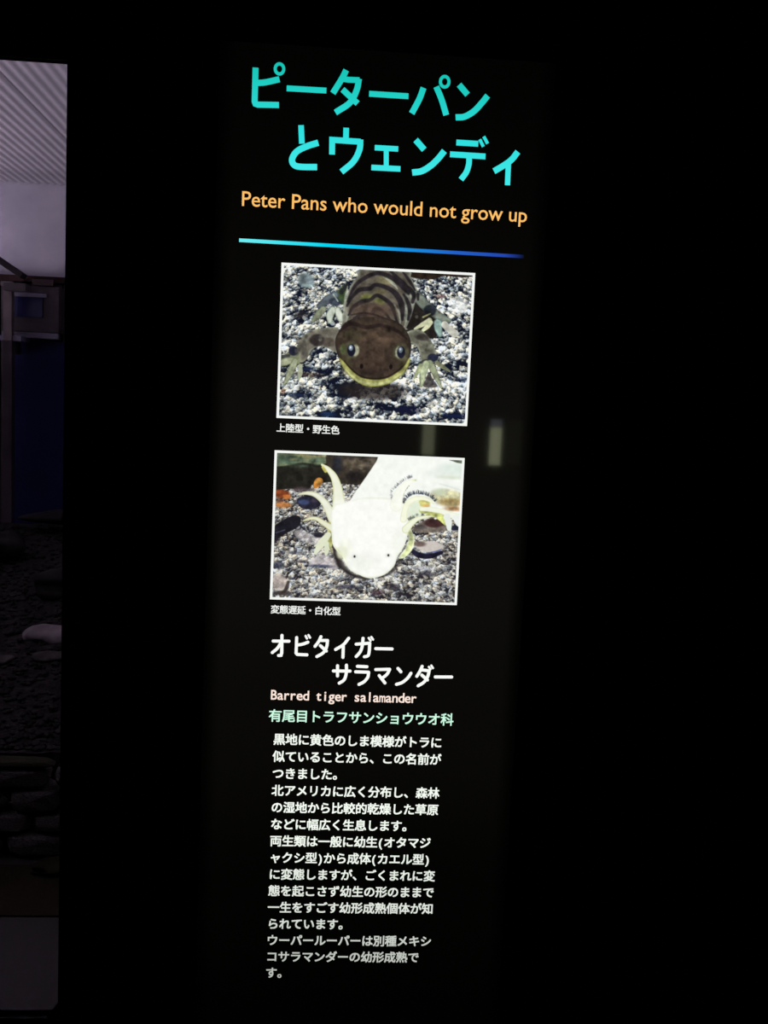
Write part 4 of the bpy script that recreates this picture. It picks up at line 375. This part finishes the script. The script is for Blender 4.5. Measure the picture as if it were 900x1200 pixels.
case = tag(empty('display_case', (-1.63, 5.10, 1.80)), 'dark display case with a blue window above the blue panel', 'display case')
M['trim'] = surface_mat('grey_trim', (92, 88, 104), (110, 106, 122), 9, 0.7, 0.1, 0.2)
box('body', -0.145, 0.165, -0.02, 0.12, -0.02, 0.245, M['cladding'], case, bevel=0.005)
box('lintel', -0.09, 0.10, -0.045, -0.021, 0.180, 0.203, M['trim'], case, bevel=0.003)
box('blue_pane', -0.085, 0.075, -0.034, -0.021, 0.065, 0.176, surface_mat('blue_pane', (16, 16, 52), (26, 26, 70), 5, 0.3, 0.0, 0.4), case)
box('sill', -0.15, 0.17, -0.05, -0.0205, -0.055, -0.022, M['trim'], case, bevel=0.003)
sh = tag(empty('wall_shelf', (-1.66, 5.0, 1.75)), 'short dim ledge below the display case', 'shelf')
box('shelf_board', -0.10, 0.02, -0.06, 0.12, -0.03, 0.0, M['trim'], sh, bevel=0.003); box('bracket', -0.05, -0.03, 0.0, 0.12, -0.10, -0.032, M['cladding'], sh)

M['wood'] = surface_mat('weathered_post', (88, 78, 82), (106, 95, 97), 14, 0.85, 0.3, 0.1)
post = tag(empty('timber_post', (-1.712, 4.95, 0.0)), 'pale pinkish timber post left of the display case', 'post')
box('post_shaft', -0.025, 0.025, -0.025, 0.025, 1.72, 2.02, M['wood'], post, bevel=0.004)
box('post_base', -0.028, 0.028, -0.028, 0.028, 0.68, 1.7195, M['cladding'], post, bevel=0.004)  # lower post in a darker material: fade of light put into the colour
box('post_cap', -0.036, 0.036, -0.036, 0.036, 2.021, 2.05, M['wood'], post, bevel=0.004)
beam = tag(empty('slanting_beam', (-1.62, 4.90, 2.07)), 'dark slanting roof beam over the pale post', 'beam')
L_ = 1.5; ang = math.radians(32)
bb = bmesh.new(); add_box(bb, -L_, 0.0, -0.05, 0.05, -0.006, 0.024)
bo = bm_obj('beam_timber', bb, surface_mat('dark_beam', (34, 30, 34), (46, 40, 42), 12, 0.85, 0.3, 0.1), beam, 0.004); bo.rotation_euler.y = ang
bk = bmesh.new(); add_box(bk, -0.09, 0.03, -0.055, 0.055, -0.075, -0.035); bm_obj('beam_shoe', bk, M['cladding'], beam)

# added trough fixtures, out of view, made up to carry the ceiling uplights
for k, (tx, ty) in enumerate(ADDED_TROUGHS):
    t = tag(empty('uplight_trough', (tx, ty, 1.19)), ['long black uplight trough over the left end of the gravel bed', 'long black uplight trough behind the sign wall'][k], 'lamp')
    tb = bmesh.new(); add_box(tb, -0.06, 0.06, -2.25, 2.25, -0.05, -0.045)
    for s in (-1, 1): add_box(tb, s * 0.06 - 0.003, s * 0.06 + 0.003, -2.25, 2.25, -0.045, 0.03)
    bm_obj('tray', tb, M['housing'], t)
    for s in (-1.6, 1.6): box('trestle', -0.05, 0.05, s - 0.01, s + 0.01, -1.19 if s < 0 else -0.60, -0.0505, M['housing'], t)

# ------------------------------------------------------------------ the lit sign
sign = tag(empty('lit_sign', (0.1015, 0.0, SZ0)), 'tall narrow black backlit sign with Japanese lettering and two animal photographs', 'sign')
IX, IZ = -0.1015, -SZ0
def on_sign(o):
    o.parent = sign; o.matrix_parent_inverse = Matrix.Translation((IX, 0, IZ)); return o
hb = bmesh.new()
add_box(hb, SX0 + 0.001, SX1 - 0.001, 0.055, 0.06, SZ0 + 0.001, SZ1 - 0.001)
for a in ((SX0 + 0.001, SX0 + 0.004, SZ0 + 0.001, SZ1 - 0.001), (SX1 - 0.004, SX1 - 0.001, SZ0 + 0.001, SZ1 - 0.001)): add_box(hb, a[0], a[1], 0.002, 0.055, a[2], a[3])
for a in ((SZ0 + 0.001, SZ0 + 0.004), (SZ1 - 0.004, SZ1 - 0.001)): add_box(hb, SX0 + 0.004, SX1 - 0.004, 0.002, 0.055, a[0], a[1])
on_sign(bm_obj('light_box', hb, M['housing']))
on_sign(box('front_panel', SX0 + 0.0002, SX1 - 0.0002, -0.002, 0.001, SZ0 + 0.0002, SZ1 - 0.0002, M['face']))
PY = -0.0023                                                  # print surface, a hair in front of the panel

def smooth_line(pts, n=8):
    P = [np.array(p) for p in pts]; P = [2 * P[0] - P[1]] + P + [2 * P[-1] - P[-2]]; out = []
    for i in range(1, len(P) - 2):
        for t in np.linspace(0, 1, n, endpoint=False):
            out.append(0.5 * ((2 * P[i]) + (P[i + 1] - P[i - 1]) * t + (2 * P[i - 1] - 5 * P[i] + 4 * P[i + 1] - P[i + 2]) * t * t + (3 * P[i] - P[i - 1] - 3 * P[i + 1] + P[i + 2]) * t ** 3))
    out.append(P[-2]); return out

def ribbon(V, F, w, pts, sm, y, rounded):
    P = smooth_line(pts) if sm else [np.array(p) for p in pts]
    n = len(P); L, R = [], []
    for i in range(n):
        d0 = P[i] - P[i - 1] if i else P[1] - P[0]; d1 = P[i + 1] - P[i] if i < n - 1 else d0
        d0 = d0 / np.linalg.norm(d0); d1 = d1 / np.linalg.norm(d1)
        m = d0 + d1; m /= np.linalg.norm(m); nn = np.array((-m[1], m[0])); k = min(1.6, 1 / max(0.4, float(m @ d0)))
        L.append(P[i] + nn * w / 2 * k); R.append(P[i] - nn * w / 2 * k)
    b = len(V)
    for a, c in zip(L, R): V += [(a[0], y, a[1]), (c[0], y, c[1])]
    for i in range(n - 1): F.append((b + 2 * i, b + 2 * i + 1, b + 2 * i + 3, b + 2 * i + 2))
    if rounded:
        for c, p in ((P[0], P[0] - P[1]), (P[-1], P[-1] - P[-2])):
            a0 = math.atan2(p[1], p[0]); b = len(V)
            for q in range(9):
                a = a0 - math.pi / 2 + math.pi * q / 8
                V.append((c[0] + math.cos(a) * w / 2, y, c[1] + math.sin(a) * w / 2))
            F.append(tuple(range(b, b + 9)))

def stroke_lettering(name, strokes, mat, rounded):
    V, F = [], []
    for k, s in enumerate(strokes):
        y = PY - 0.00001 * (k % 7)
        if s[0] == 'ring':
            _, cx, cz, a, b_, ai, bi = s; b = len(V)
            for q in range(28):
                t = 2 * math.pi * q / 28
                V += [(cx + math.cos(t) * a, y, cz + math.sin(t) * b_), (cx + math.cos(t) * ai, y, cz + math.sin(t) * bi)]
            for q in range(28):
                p, r = b + 2 * q, b + 2 * ((q + 1) % 28); F.append((p, r, r + 1, p + 1))
        else: ribbon(V, F, *s, y, rounded)
    return on_sign(mesh_obj(name, V, F, mat))

ti = TITLE
row2 = 14                                                     # strokes of the first title row
o = stroke_lettering('title_lettering', ti[:row2], M['teal'], False); o['label'] = 'teal Japanese title, upper row'
o = stroke_lettering('title_lettering', ti[row2:], M['teal'], False); o['label'] = 'teal Japanese title, lower row'
o = stroke_lettering('heading_lettering', HEADING[:HROW], M['heading'], True); o['label'] = 'white Japanese species heading, upper row'
o = stroke_lettering('heading_lettering', HEADING[HROW:], M['heading'], True); o['label'] = 'white Japanese species heading, lower row'

GL = {}
def glyph(ch, bold):
    if (ch, bold) in GL: return GL[ch, bold]
    c = bpy.data.curves.new('glyph', 'FONT'); c.body = ch; c.resolution_u = 3; c.offset = bold
    o = bpy.data.objects.new('glyph', c); COL.objects.link(o)
    me = bpy.data.meshes.new_from_object(o.evaluated_get(bpy.context.evaluated_depsgraph_get()))
    v = np.array([tuple(p.co) for p in me.vertices]).reshape(-1, 3); f = [tuple(p.vertices) for p in me.polygons]
    bpy.data.objects.remove(o); bpy.data.curves.remove(c); bpy.data.meshes.remove(me)
    GL[ch, bold] = (v, f); return GL[ch, bold]

def cell_lettering(name, text, x, zc, pitch, mat, em=None, bold=0.016, half=False, zsc=1.0, label=None):
    em = em or pitch; V, F = [], []
    for ch in text:
        narrow = ord(ch) < 128
        adv = pitch * 0.5 if narrow and not half else pitch
        if ch != ' ':
            v, f = glyph(ch, 0.0)
            if len(v):
                if narrow:
                    gx0, gx1 = v[:, 0].min(), v[:, 0].max(); wmax = adv * 0.90
                    sx = min(em, wmax / (gx1 - gx0)); 
                    px = x + adv / 2 + (v[:, 0] - (gx0 + gx1) / 2) * sx
                else: px = x + (v[:, 0] - 0.5) * em + pitch / 2
                zoff = 0.36 if not half else 0.0
                # heavier weight: the same outline struck several times, a hair apart
                for q, (sx_, sz_) in enumerate([(0.8, 0.8), (-0.8, 0.8), (-0.8, -0.8), (0.8, -0.8), (0, 0)]):
                    b = len(V)
                    V += [(a + sx_ * bold * em, PY - 0.00001 * q, zc + (c - zoff) * em * zsc + sz_ * bold * em) for a, c in zip(px, v[:, 1])]
                    F += [tuple(i + b for i in p) for p in f]
        x += adv
    o = on_sign(mesh_obj(name, V, F, mat))
    if label: o['label'] = label
    return o

def run_lettering(name, text, x0, x1, z, cap, mat, bold, label):
    v, f = glyph(text, bold)
    g0, g1 = v[:, 0].min(), v[:, 0].max()
    V = [(x0 + (a - g0) / (g1 - g0) * (x1 - x0), PY, z + c * cap / 0.682) for a, c in zip(v[:, 0], v[:, 1])]
    o = on_sign(mesh_obj(name, V, f, mat)); o['label'] = label; return o

run_lettering('subtitle_lettering', 'Peter Pans who would not grow up', -0.0419, 0.2506, 1.6857, 0.0143, M['orange'], 0.006, 'orange English subtitle')
u0, u1 = -0.0436, 0.250
on_sign(mesh_obj('underline', [(u0, PY, 1.6533), (u1, PY, 1.6526), (u1, PY, 1.6491), (u0, PY, 1.6497)], [(0, 3, 2, 1)], M['rule']))['label'] = 'thin rule fading from pale cyan to dark blue'
cell_lettering('latin_name_lettering', 'Barred tiger salamander', 0.0038, 1.1722, 0.00686, M['blush'], em=0.0152, bold=0.016, half=True, label='blush English species name')
cell_lettering('family_lettering', '有尾目トラフサンショウウオ科', 0.0022, 1.1542, 0.01432, M['mint'], em=0.0146, bold=0.022, label='mint green Japanese family name')
cell_lettering('caption_lettering', '上陸型・野生色', 0.0004, 1.4630, 0.0094, M['caption'], em=0.0096, bold=0.024, label='white caption under the dark salamander photograph')
cell_lettering('caption_lettering', '変態遅延・白化型', 0.0006, 1.2705, 0.0093, M['caption'], em=0.0096, bold=0.024, label='white caption under the white salamander photograph')
BODY = ['黒地に黄色のしま模様がトラに', '似ていることから、この名前が', 'つきました。', '北アメリカに広く分布し、森林', 'の湿地から比較的乾燥した草原', 'などに幅広く生息します。',
        '両生類は一般に幼生(オタマジ', 'ャクシ型)から成体(カエル型)', 'に変態しますが、ごくまれに変', '態を起こさず幼生の形のままで', '一生をすごす幼形成熟個体が知', 'られています。',
        'ウーパールーパーは別種メキシ', 'コサラマンダーの幼形成熟で', 'す。']
for k, line in enumerate(BODY):
    cell_lettering('text_line', line, 0.0080, 1.1281 - 0.01908 * k, 0.01310, M['white'], em=0.0133, bold=0.027)

# ------------------------------------------------------------------ the two printed photographs
def closed_smooth(pts, n=4):
    P = [np.array(p, float) for p in pts]; m = len(P); out = []
    for i in range(m):
        a, b, c, d = P[i - 1], P[i], P[(i + 1) % m], P[(i + 2) % m]
        for t in np.arange(n) / n:
            out.append(0.5 * (2 * b + (c - a) * t + (2 * a - 5 * b + 4 * c - d) * t * t + (3 * b - a - 3 * c + d) * t ** 3))
    return np.array(out)

class Print:
    def __init__(s, W, H, res=2.0):
        s.nx, s.ny = int(W * res) + 1, int(H * res) + 1
        s.x, s.y = np.meshgrid(np.linspace(0, W, s.nx), np.linspace(0, H, s.ny)); s.c = np.zeros((s.ny, s.nx, 3)); s.W, s.H = W, H; s.dark_grain = 1.0
    def win(s, x0, x1, y0, y1):
        i0 = max(0, int(x0 / s.W * s.nx)); i1 = min(s.nx, int(x1 / s.W * s.nx) + 2); j0 = max(0, int(y0 / s.H * s.ny)); j1 = min(s.ny, int(y1 / s.H * s.ny) + 2)
        return slice(j0, max(j0, j1)), slice(i0, max(i0, i1))
    def lay(s, sl, d, col, soft, alpha, ecol=None, ew=1.0, grain=None):
        if d.size == 0: return
        a = np.clip(0.5 - d / max(soft, 0.01), 0, 1); a = a * a * (3 - 2 * a) * alpha
        c = np.broadcast_to(np.array(col, float), d.shape + (3,))
        if ecol is not None:
            t = np.clip(-d / ew, 0, 1)[..., None]; t = t * t * (3 - 2 * t); c = np.array(ecol, float) * (1 - t) + c * t
        if grain is not None: c = c + grain[sl][..., None] * c * 0.001 * (1.0 if min(col) > 185 else s.dark_grain)
        s.c[sl] = s.c[sl] * (1 - a[..., None]) + c * a[..., None]
    def ell(s, c, r, col, soft=1, alpha=1, ecol=None, ew=1, grain=None):
        m = soft + 0.5; sl = s.win(c[0] - r[0] - m, c[0] + r[0] + m, c[1] - r[1] - m, c[1] + r[1] + m)
        q = np.hypot((s.x[sl] - c[0]) / max(r[0], .1), (s.y[sl] - c[1]) / max(r[1], .1)); s.lay(sl, (q - 1) * min(r), col, soft, alpha, ecol, ew, grain)
    def poly(s, pts, col, soft=1, alpha=1, ecol=None, ew=1, grain=None):
        P = closed_smooth(pts); m = soft + 1; sl = s.win(P[:, 0].min() - m, P[:, 0].max() + m, P[:, 1].min() - m, P[:, 1].max() + m)
        x, y = s.x[sl], s.y[sl]; d = np.full(x.shape, 1e9); ins = np.zeros(x.shape, bool)
        for (ax, ay), (bx, by) in zip(P, np.roll(P, -1, 0)):
            ex, ey = bx - ax, by - ay; t = np.clip(((x - ax) * ex + (y - ay) * ey) / (ex * ex + ey * ey + 1e-9), 0, 1)
            d = np.minimum(d, (x - ax - t * ex) ** 2 + (y - ay - t * ey) ** 2)
            cr = ((ay > y) != (by > y)); 
            if by != ay: ins ^= cr & (x < (bx - ax) * (y - ay) / (by - ay) + ax)
        d = np.sqrt(d); s.lay(sl, np.where(ins, -d, d), col, soft, alpha, ecol, ew, grain)
    def stroke(s, pts, ws, col, soft=1, alpha=1, ecol=None, ew=1, grain=None):
        n = 6; P = np.array(smooth_line(pts, n)); t0 = np.linspace(0, len(ws) - 1, len(P)); w = np.interp(t0, range(len(ws)), ws) / 2
        m = w.max() + soft + 0.5; sl = s.win(P[:, 0].min() - m, P[:, 0].max() + m, P[:, 1].min() - m, P[:, 1].max() + m)
        x, y = s.x[sl], s.y[sl]; d = np.full(x.shape, 1e9)
        for i in range(len(P) - 1):
            ax, ay = P[i]; ex, ey = P[i + 1] - P[i]; t = np.clip(((x - ax) * ex + (y - ay) * ey) / (ex * ex + ey * ey + 1e-9), 0, 1)
            d = np.minimum(d, np.hypot(x - ax - t * ex, y - ay - t * ey) - (w[i] + (w[i + 1] - w[i]) * t))
        s.lay(sl, d, col, soft, alpha, ecol, ew, grain)

def fbm(x, y, rs, scale, oct=4):
    out = np.zeros(x.shape); amp = 1; tot = 0
    for o in range(oct):
        g = rs.standard_normal((90, 90)); u = (x / scale) % 88; v = (y / scale) % 88
        i, j = u.astype(int), v.astype(int); fu, fv = u - i, v - j; fu = fu * fu * (3 - 2 * fu); fv = fv * fv * (3 - 2 * fv)
        out += amp * (g[j, i] * (1 - fu) * (1 - fv) + g[j, i + 1] * fu * (1 - fv) + g[j + 1, i] * (1 - fu) * fv + g[j + 1, i + 1] * fu * fv)
        tot += amp; amp *= 0.55; scale /= 2.03
    return out / tot

def pebble_field(x, y, rs, size):
    """cell shading of a layer of small stones: returns per-stone random value, distance to the gap, height light"""
    nx, ny = int(x.max() / size) + 3, int(y.max() / size) + 3
    jx, jy, val = rs.random((ny, nx)), rs.random((ny, nx)), rs.random((ny, nx))
    gx, gy = (x / size + 1).astype(int), (y / size + 1).astype(int)
    f1 = np.full(x.shape, 9.); f2 = f1.copy(); v = np.zeros(x.shape); ox = v.copy(); oy = v.copy()
    for dj in (-1, 0, 1):
        for di in (-1, 0, 1):
            a, b = np.clip(gx + di, 0, nx - 1), np.clip(gy + dj, 0, ny - 1)
            px, py = x / size + 1 - (a + jx[b, a]), y / size + 1 - (b + jy[b, a]); d = np.hypot(px, py * 1.15)
            near = d < f1; f2 = np.where(near, f1, np.minimum(f2, d)); v = np.where(near, val[b, a], v); ox = np.where(near, px, ox); oy = np.where(near, py, oy); f1 = np.where(near, d, f1)
    return v, f2 - f1, -(ox * 0.5 + oy)

def gravel(P, seed, size, lo, mid, hi, gap, contrast, bias, patches=()):
    rs = np.random.default_rng(seed)
    k = 0.70 + 0.5 * P.y / P.H                                # nearer stones look larger
    wx, wy = (P.x - P.W / 2) / k + P.W * 0.8 + fbm(P.x, P.y, rs, 4) * 1.6, P.H * 2 * np.log(k / 0.7) + fbm(P.x, P.y, rs, 4) * 1.2
    v1, g1, l1 = pebble_field(wx + 3, wy + 3, rs, size * 1.0); v2, g2, l2 = pebble_field(wx + 3, wy + 3, rs, size * 0.55)
    n = fbm(P.x, P.y, rs, 16, 4)
    t = 0.5 + contrast * (0.55 * (v1 - 0.5) + 0.5 * (v2 - 0.5) + 0.35 * l1 + 0.25 * l2 + 0.22 * n) + bias
    for _, c_, r_, add in patches:                            # paler or darker reaches of the gravel
        q = np.hypot((P.x - c_[0]) / r_[0], (P.y - c_[1]) / r_[1]) + 0.25 * n; t = t + add * np.clip(1.4 - q, 0, 1)
    t = t - gap * np.clip(1 - g1 / 0.22, 0, 1) - gap * 0.6 * np.clip(1 - g2 / 0.3, 0, 1)
    t = np.clip(t, 0, 1)[..., None]; lo, mid, hi = map(lambda q: np.array(q, float), (lo, mid, hi))
    c = np.where(t < 0.5, lo + (mid - lo) * t * 2, mid + (hi - mid) * (t * 2 - 1))
    warm = np.clip(fbm(P.x, P.y, rs, 3, 2), -1, 1)[..., None]
    P.c[:] = c * (1 + warm * np.array((0.07, 0.02, -0.06)))

def paint(P, shapes, seed, gr):
    rs = np.random.default_rng(seed)
    grain = fbm(P.x, P.y, rs, 5.0, 5) * gr
    for s in shapes:
        if s[0] == 'P': P.poly(s[1], *s[2:], grain=grain)
        elif s[0] == 'S': P.stroke(*s[1:], grain=grain)
        elif s[0] == 'E': P.ell(*s[1:], grain=grain)
        elif s[0] == 'F':                                     # a fringe of short hairs along a line
            _, pts, length, col, count, spread, alpha = s
            Q = np.array(smooth_line(pts, 12))
            for q in range(count):
                i = rs.integers(0, len(Q) - 1); d = Q[i + 1] - Q[i]; d = d / (np.hypot(*d) + 1e-9); nn = np.array((d[1], -d[0]))
                st = Q[i] + rs.normal(0, .3, 2); e = st + (nn + d * rs.uniform(-.4, .4)) * length * rs.uniform(.3, 1.0)
                P.stroke([tuple(st), tuple(e)], [0.55, 0.3], np.array(col) * rs.uniform(.7, 1.2), 0.6, alpha * 0.7)

def print_photo(name, x0, z1, W, H, P, label):
    root = on_sign(mesh_obj(name, [(x0, PY, z1), (x0, PY, z1 - H), (x0 + W, PY, z1 - H), (x0 + W, PY, z1)], [(0, 1, 2, 3)], M['border']))
    root['label'] = label
    B = 0.0026; me = bpy.data.meshes.new('picture_print')
    ny, nx = P.ny, P.nx
    X = x0 + B + (W - 2 * B) * P.x / P.W; Z = z1 - B - (H - 2 * B) * P.y / P.H
    co = np.stack([X, np.full(X.shape, PY - 0.0002), Z], -1).reshape(-1, 3)
    idx = np.arange(ny * nx).reshape(ny, nx)
    quads = np.stack([idx[:-1, :-1], idx[1:, :-1], idx[1:, 1:], idx[:-1, 1:]], -1).reshape(-1, 4)
    me.vertices.add(len(co)); me.vertices.foreach_set('co', co.ravel().astype(np.float32))
    me.loops.add(quads.size); me.loops.foreach_set('vertex_index', quads.ravel().astype(np.int32))
    me.polygons.add(len(quads)); me.polygons.foreach_set('loop_start', np.arange(0, quads.size, 4, dtype=np.int32)); me.polygons.foreach_set('loop_total', np.full(len(quads), 4, np.int32))
    me.update(calc_edges=True)
    at = me.color_attributes.new('ink', 'FLOAT_COLOR', 'POINT')
    s = np.clip(P.c, 0, 255) / 255; l = np.where(s <= 0.04045, s / 12.92, ((s + 0.055) / 1.055) ** 2.4)
    at.data.foreach_set('color', np.concatenate([l.reshape(-1, 3), np.ones((len(co), 1))], 1).ravel().astype(np.float32))
    me.materials.append(M['photo'])
    o = bpy.data.objects.new('picture_print', me); COL.objects.link(o); o.parent = root
    return root

def inset(shapes):                                            # shapes were measured from the outer edge of the white border
    k = 2.6
    def f(p): return ((p[0] - k), (p[1] - k))
    out = []
    for s in shapes:
        if s[0] == 'E': out.append((s[0], f(s[1])) + tuple(s[2:]))
        else: out.append((s[0], [f(p) for p in s[1]]) + tuple(s[2:]))
    return out
PWm, PHm = 200.0, 158.3
P1 = Print(PWm - 5.2, PHm - 5.2); P1.dark_grain = 1.7
gravel(P1, 3, 5.6, (18, 22, 38), (140, 148, 146), (252, 251, 244), 0.34, 1.45, 0.10, inset(GRAVEL_REACHES))
paint(P1, inset(SALAMANDER), 4, 150)
print_photo('photo_print', 0.0, 1.63148, PWm / 1000, PHm / 1000, P1, 'printed photograph of a dark banded salamander on gravel, white border')
P2 = Print(PWm - 5.2, PHm - 5.2); P2.dark_grain = 13.0
gravel(P2, 13, 4.2, (40, 38, 44), (150, 149, 143), (240, 239, 230), 0.34, 1.15, 0.08)
paint(P2, inset(AXOLOTL), 14, 20)
print_photo('photo_print', -0.0007, 1.43953, PWm / 1000, PHm / 1000, P2, 'printed photograph of a white gilled salamander on gravel, white border')

# ------------------------------------------------------------------ strip lamps on the hall wall behind the viewer: mirrored in the sign's face
def lamp_mat(name, col, s):
    m, nt, out = new_mat(name); e = nt.nodes.new('ShaderNodeEmission')
    e.inputs[0].default_value = (*col, 1); e.inputs[1].default_value = s; nt.links.new(e.outputs[0], out.inputs[0]); return m
for x, z0, z1, w, s, label in ((0.607, 1.222, 1.45, 0.058, 1.5, 'dim greenish white strip lamp, nearest the middle of the hall wall'), (0.945, 1.185, 1.372, 0.055, 3.0, 'brighter greenish white strip lamp between two dim ones on the hall wall'), (1.045, 1.19, 1.415, 0.062, 0.045, 'nearly dark strip lamp furthest right on the hall wall')):
    t = tag(empty('strip_lamp', (x, -4.0, z0)), label, 'lamp', 'strip lamps on the hall wall')
    box('lamp_housing', -w / 2 - 0.01, w / 2 + 0.01, -0.1, -0.012, -0.012, z1 - z0 + 0.055, M['housing'], t, bevel=0.004)
    box('diffuser', -w / 2, w / 2, -0.0118, 0.0, 0.0, z1 - z0, lamp_mat('strip_lamp_diffuser', (0.94, 1.0, 0.62), s), t)
    if s > 2: box('diffuser_cap', -w / 2, w / 2, -0.0118, 0.0, z1 - z0 + 0.002, z1 - z0 + 0.04, lamp_mat('bluish_lamp_cap', (0.8, 0.85, 1.0), 0.8), t)
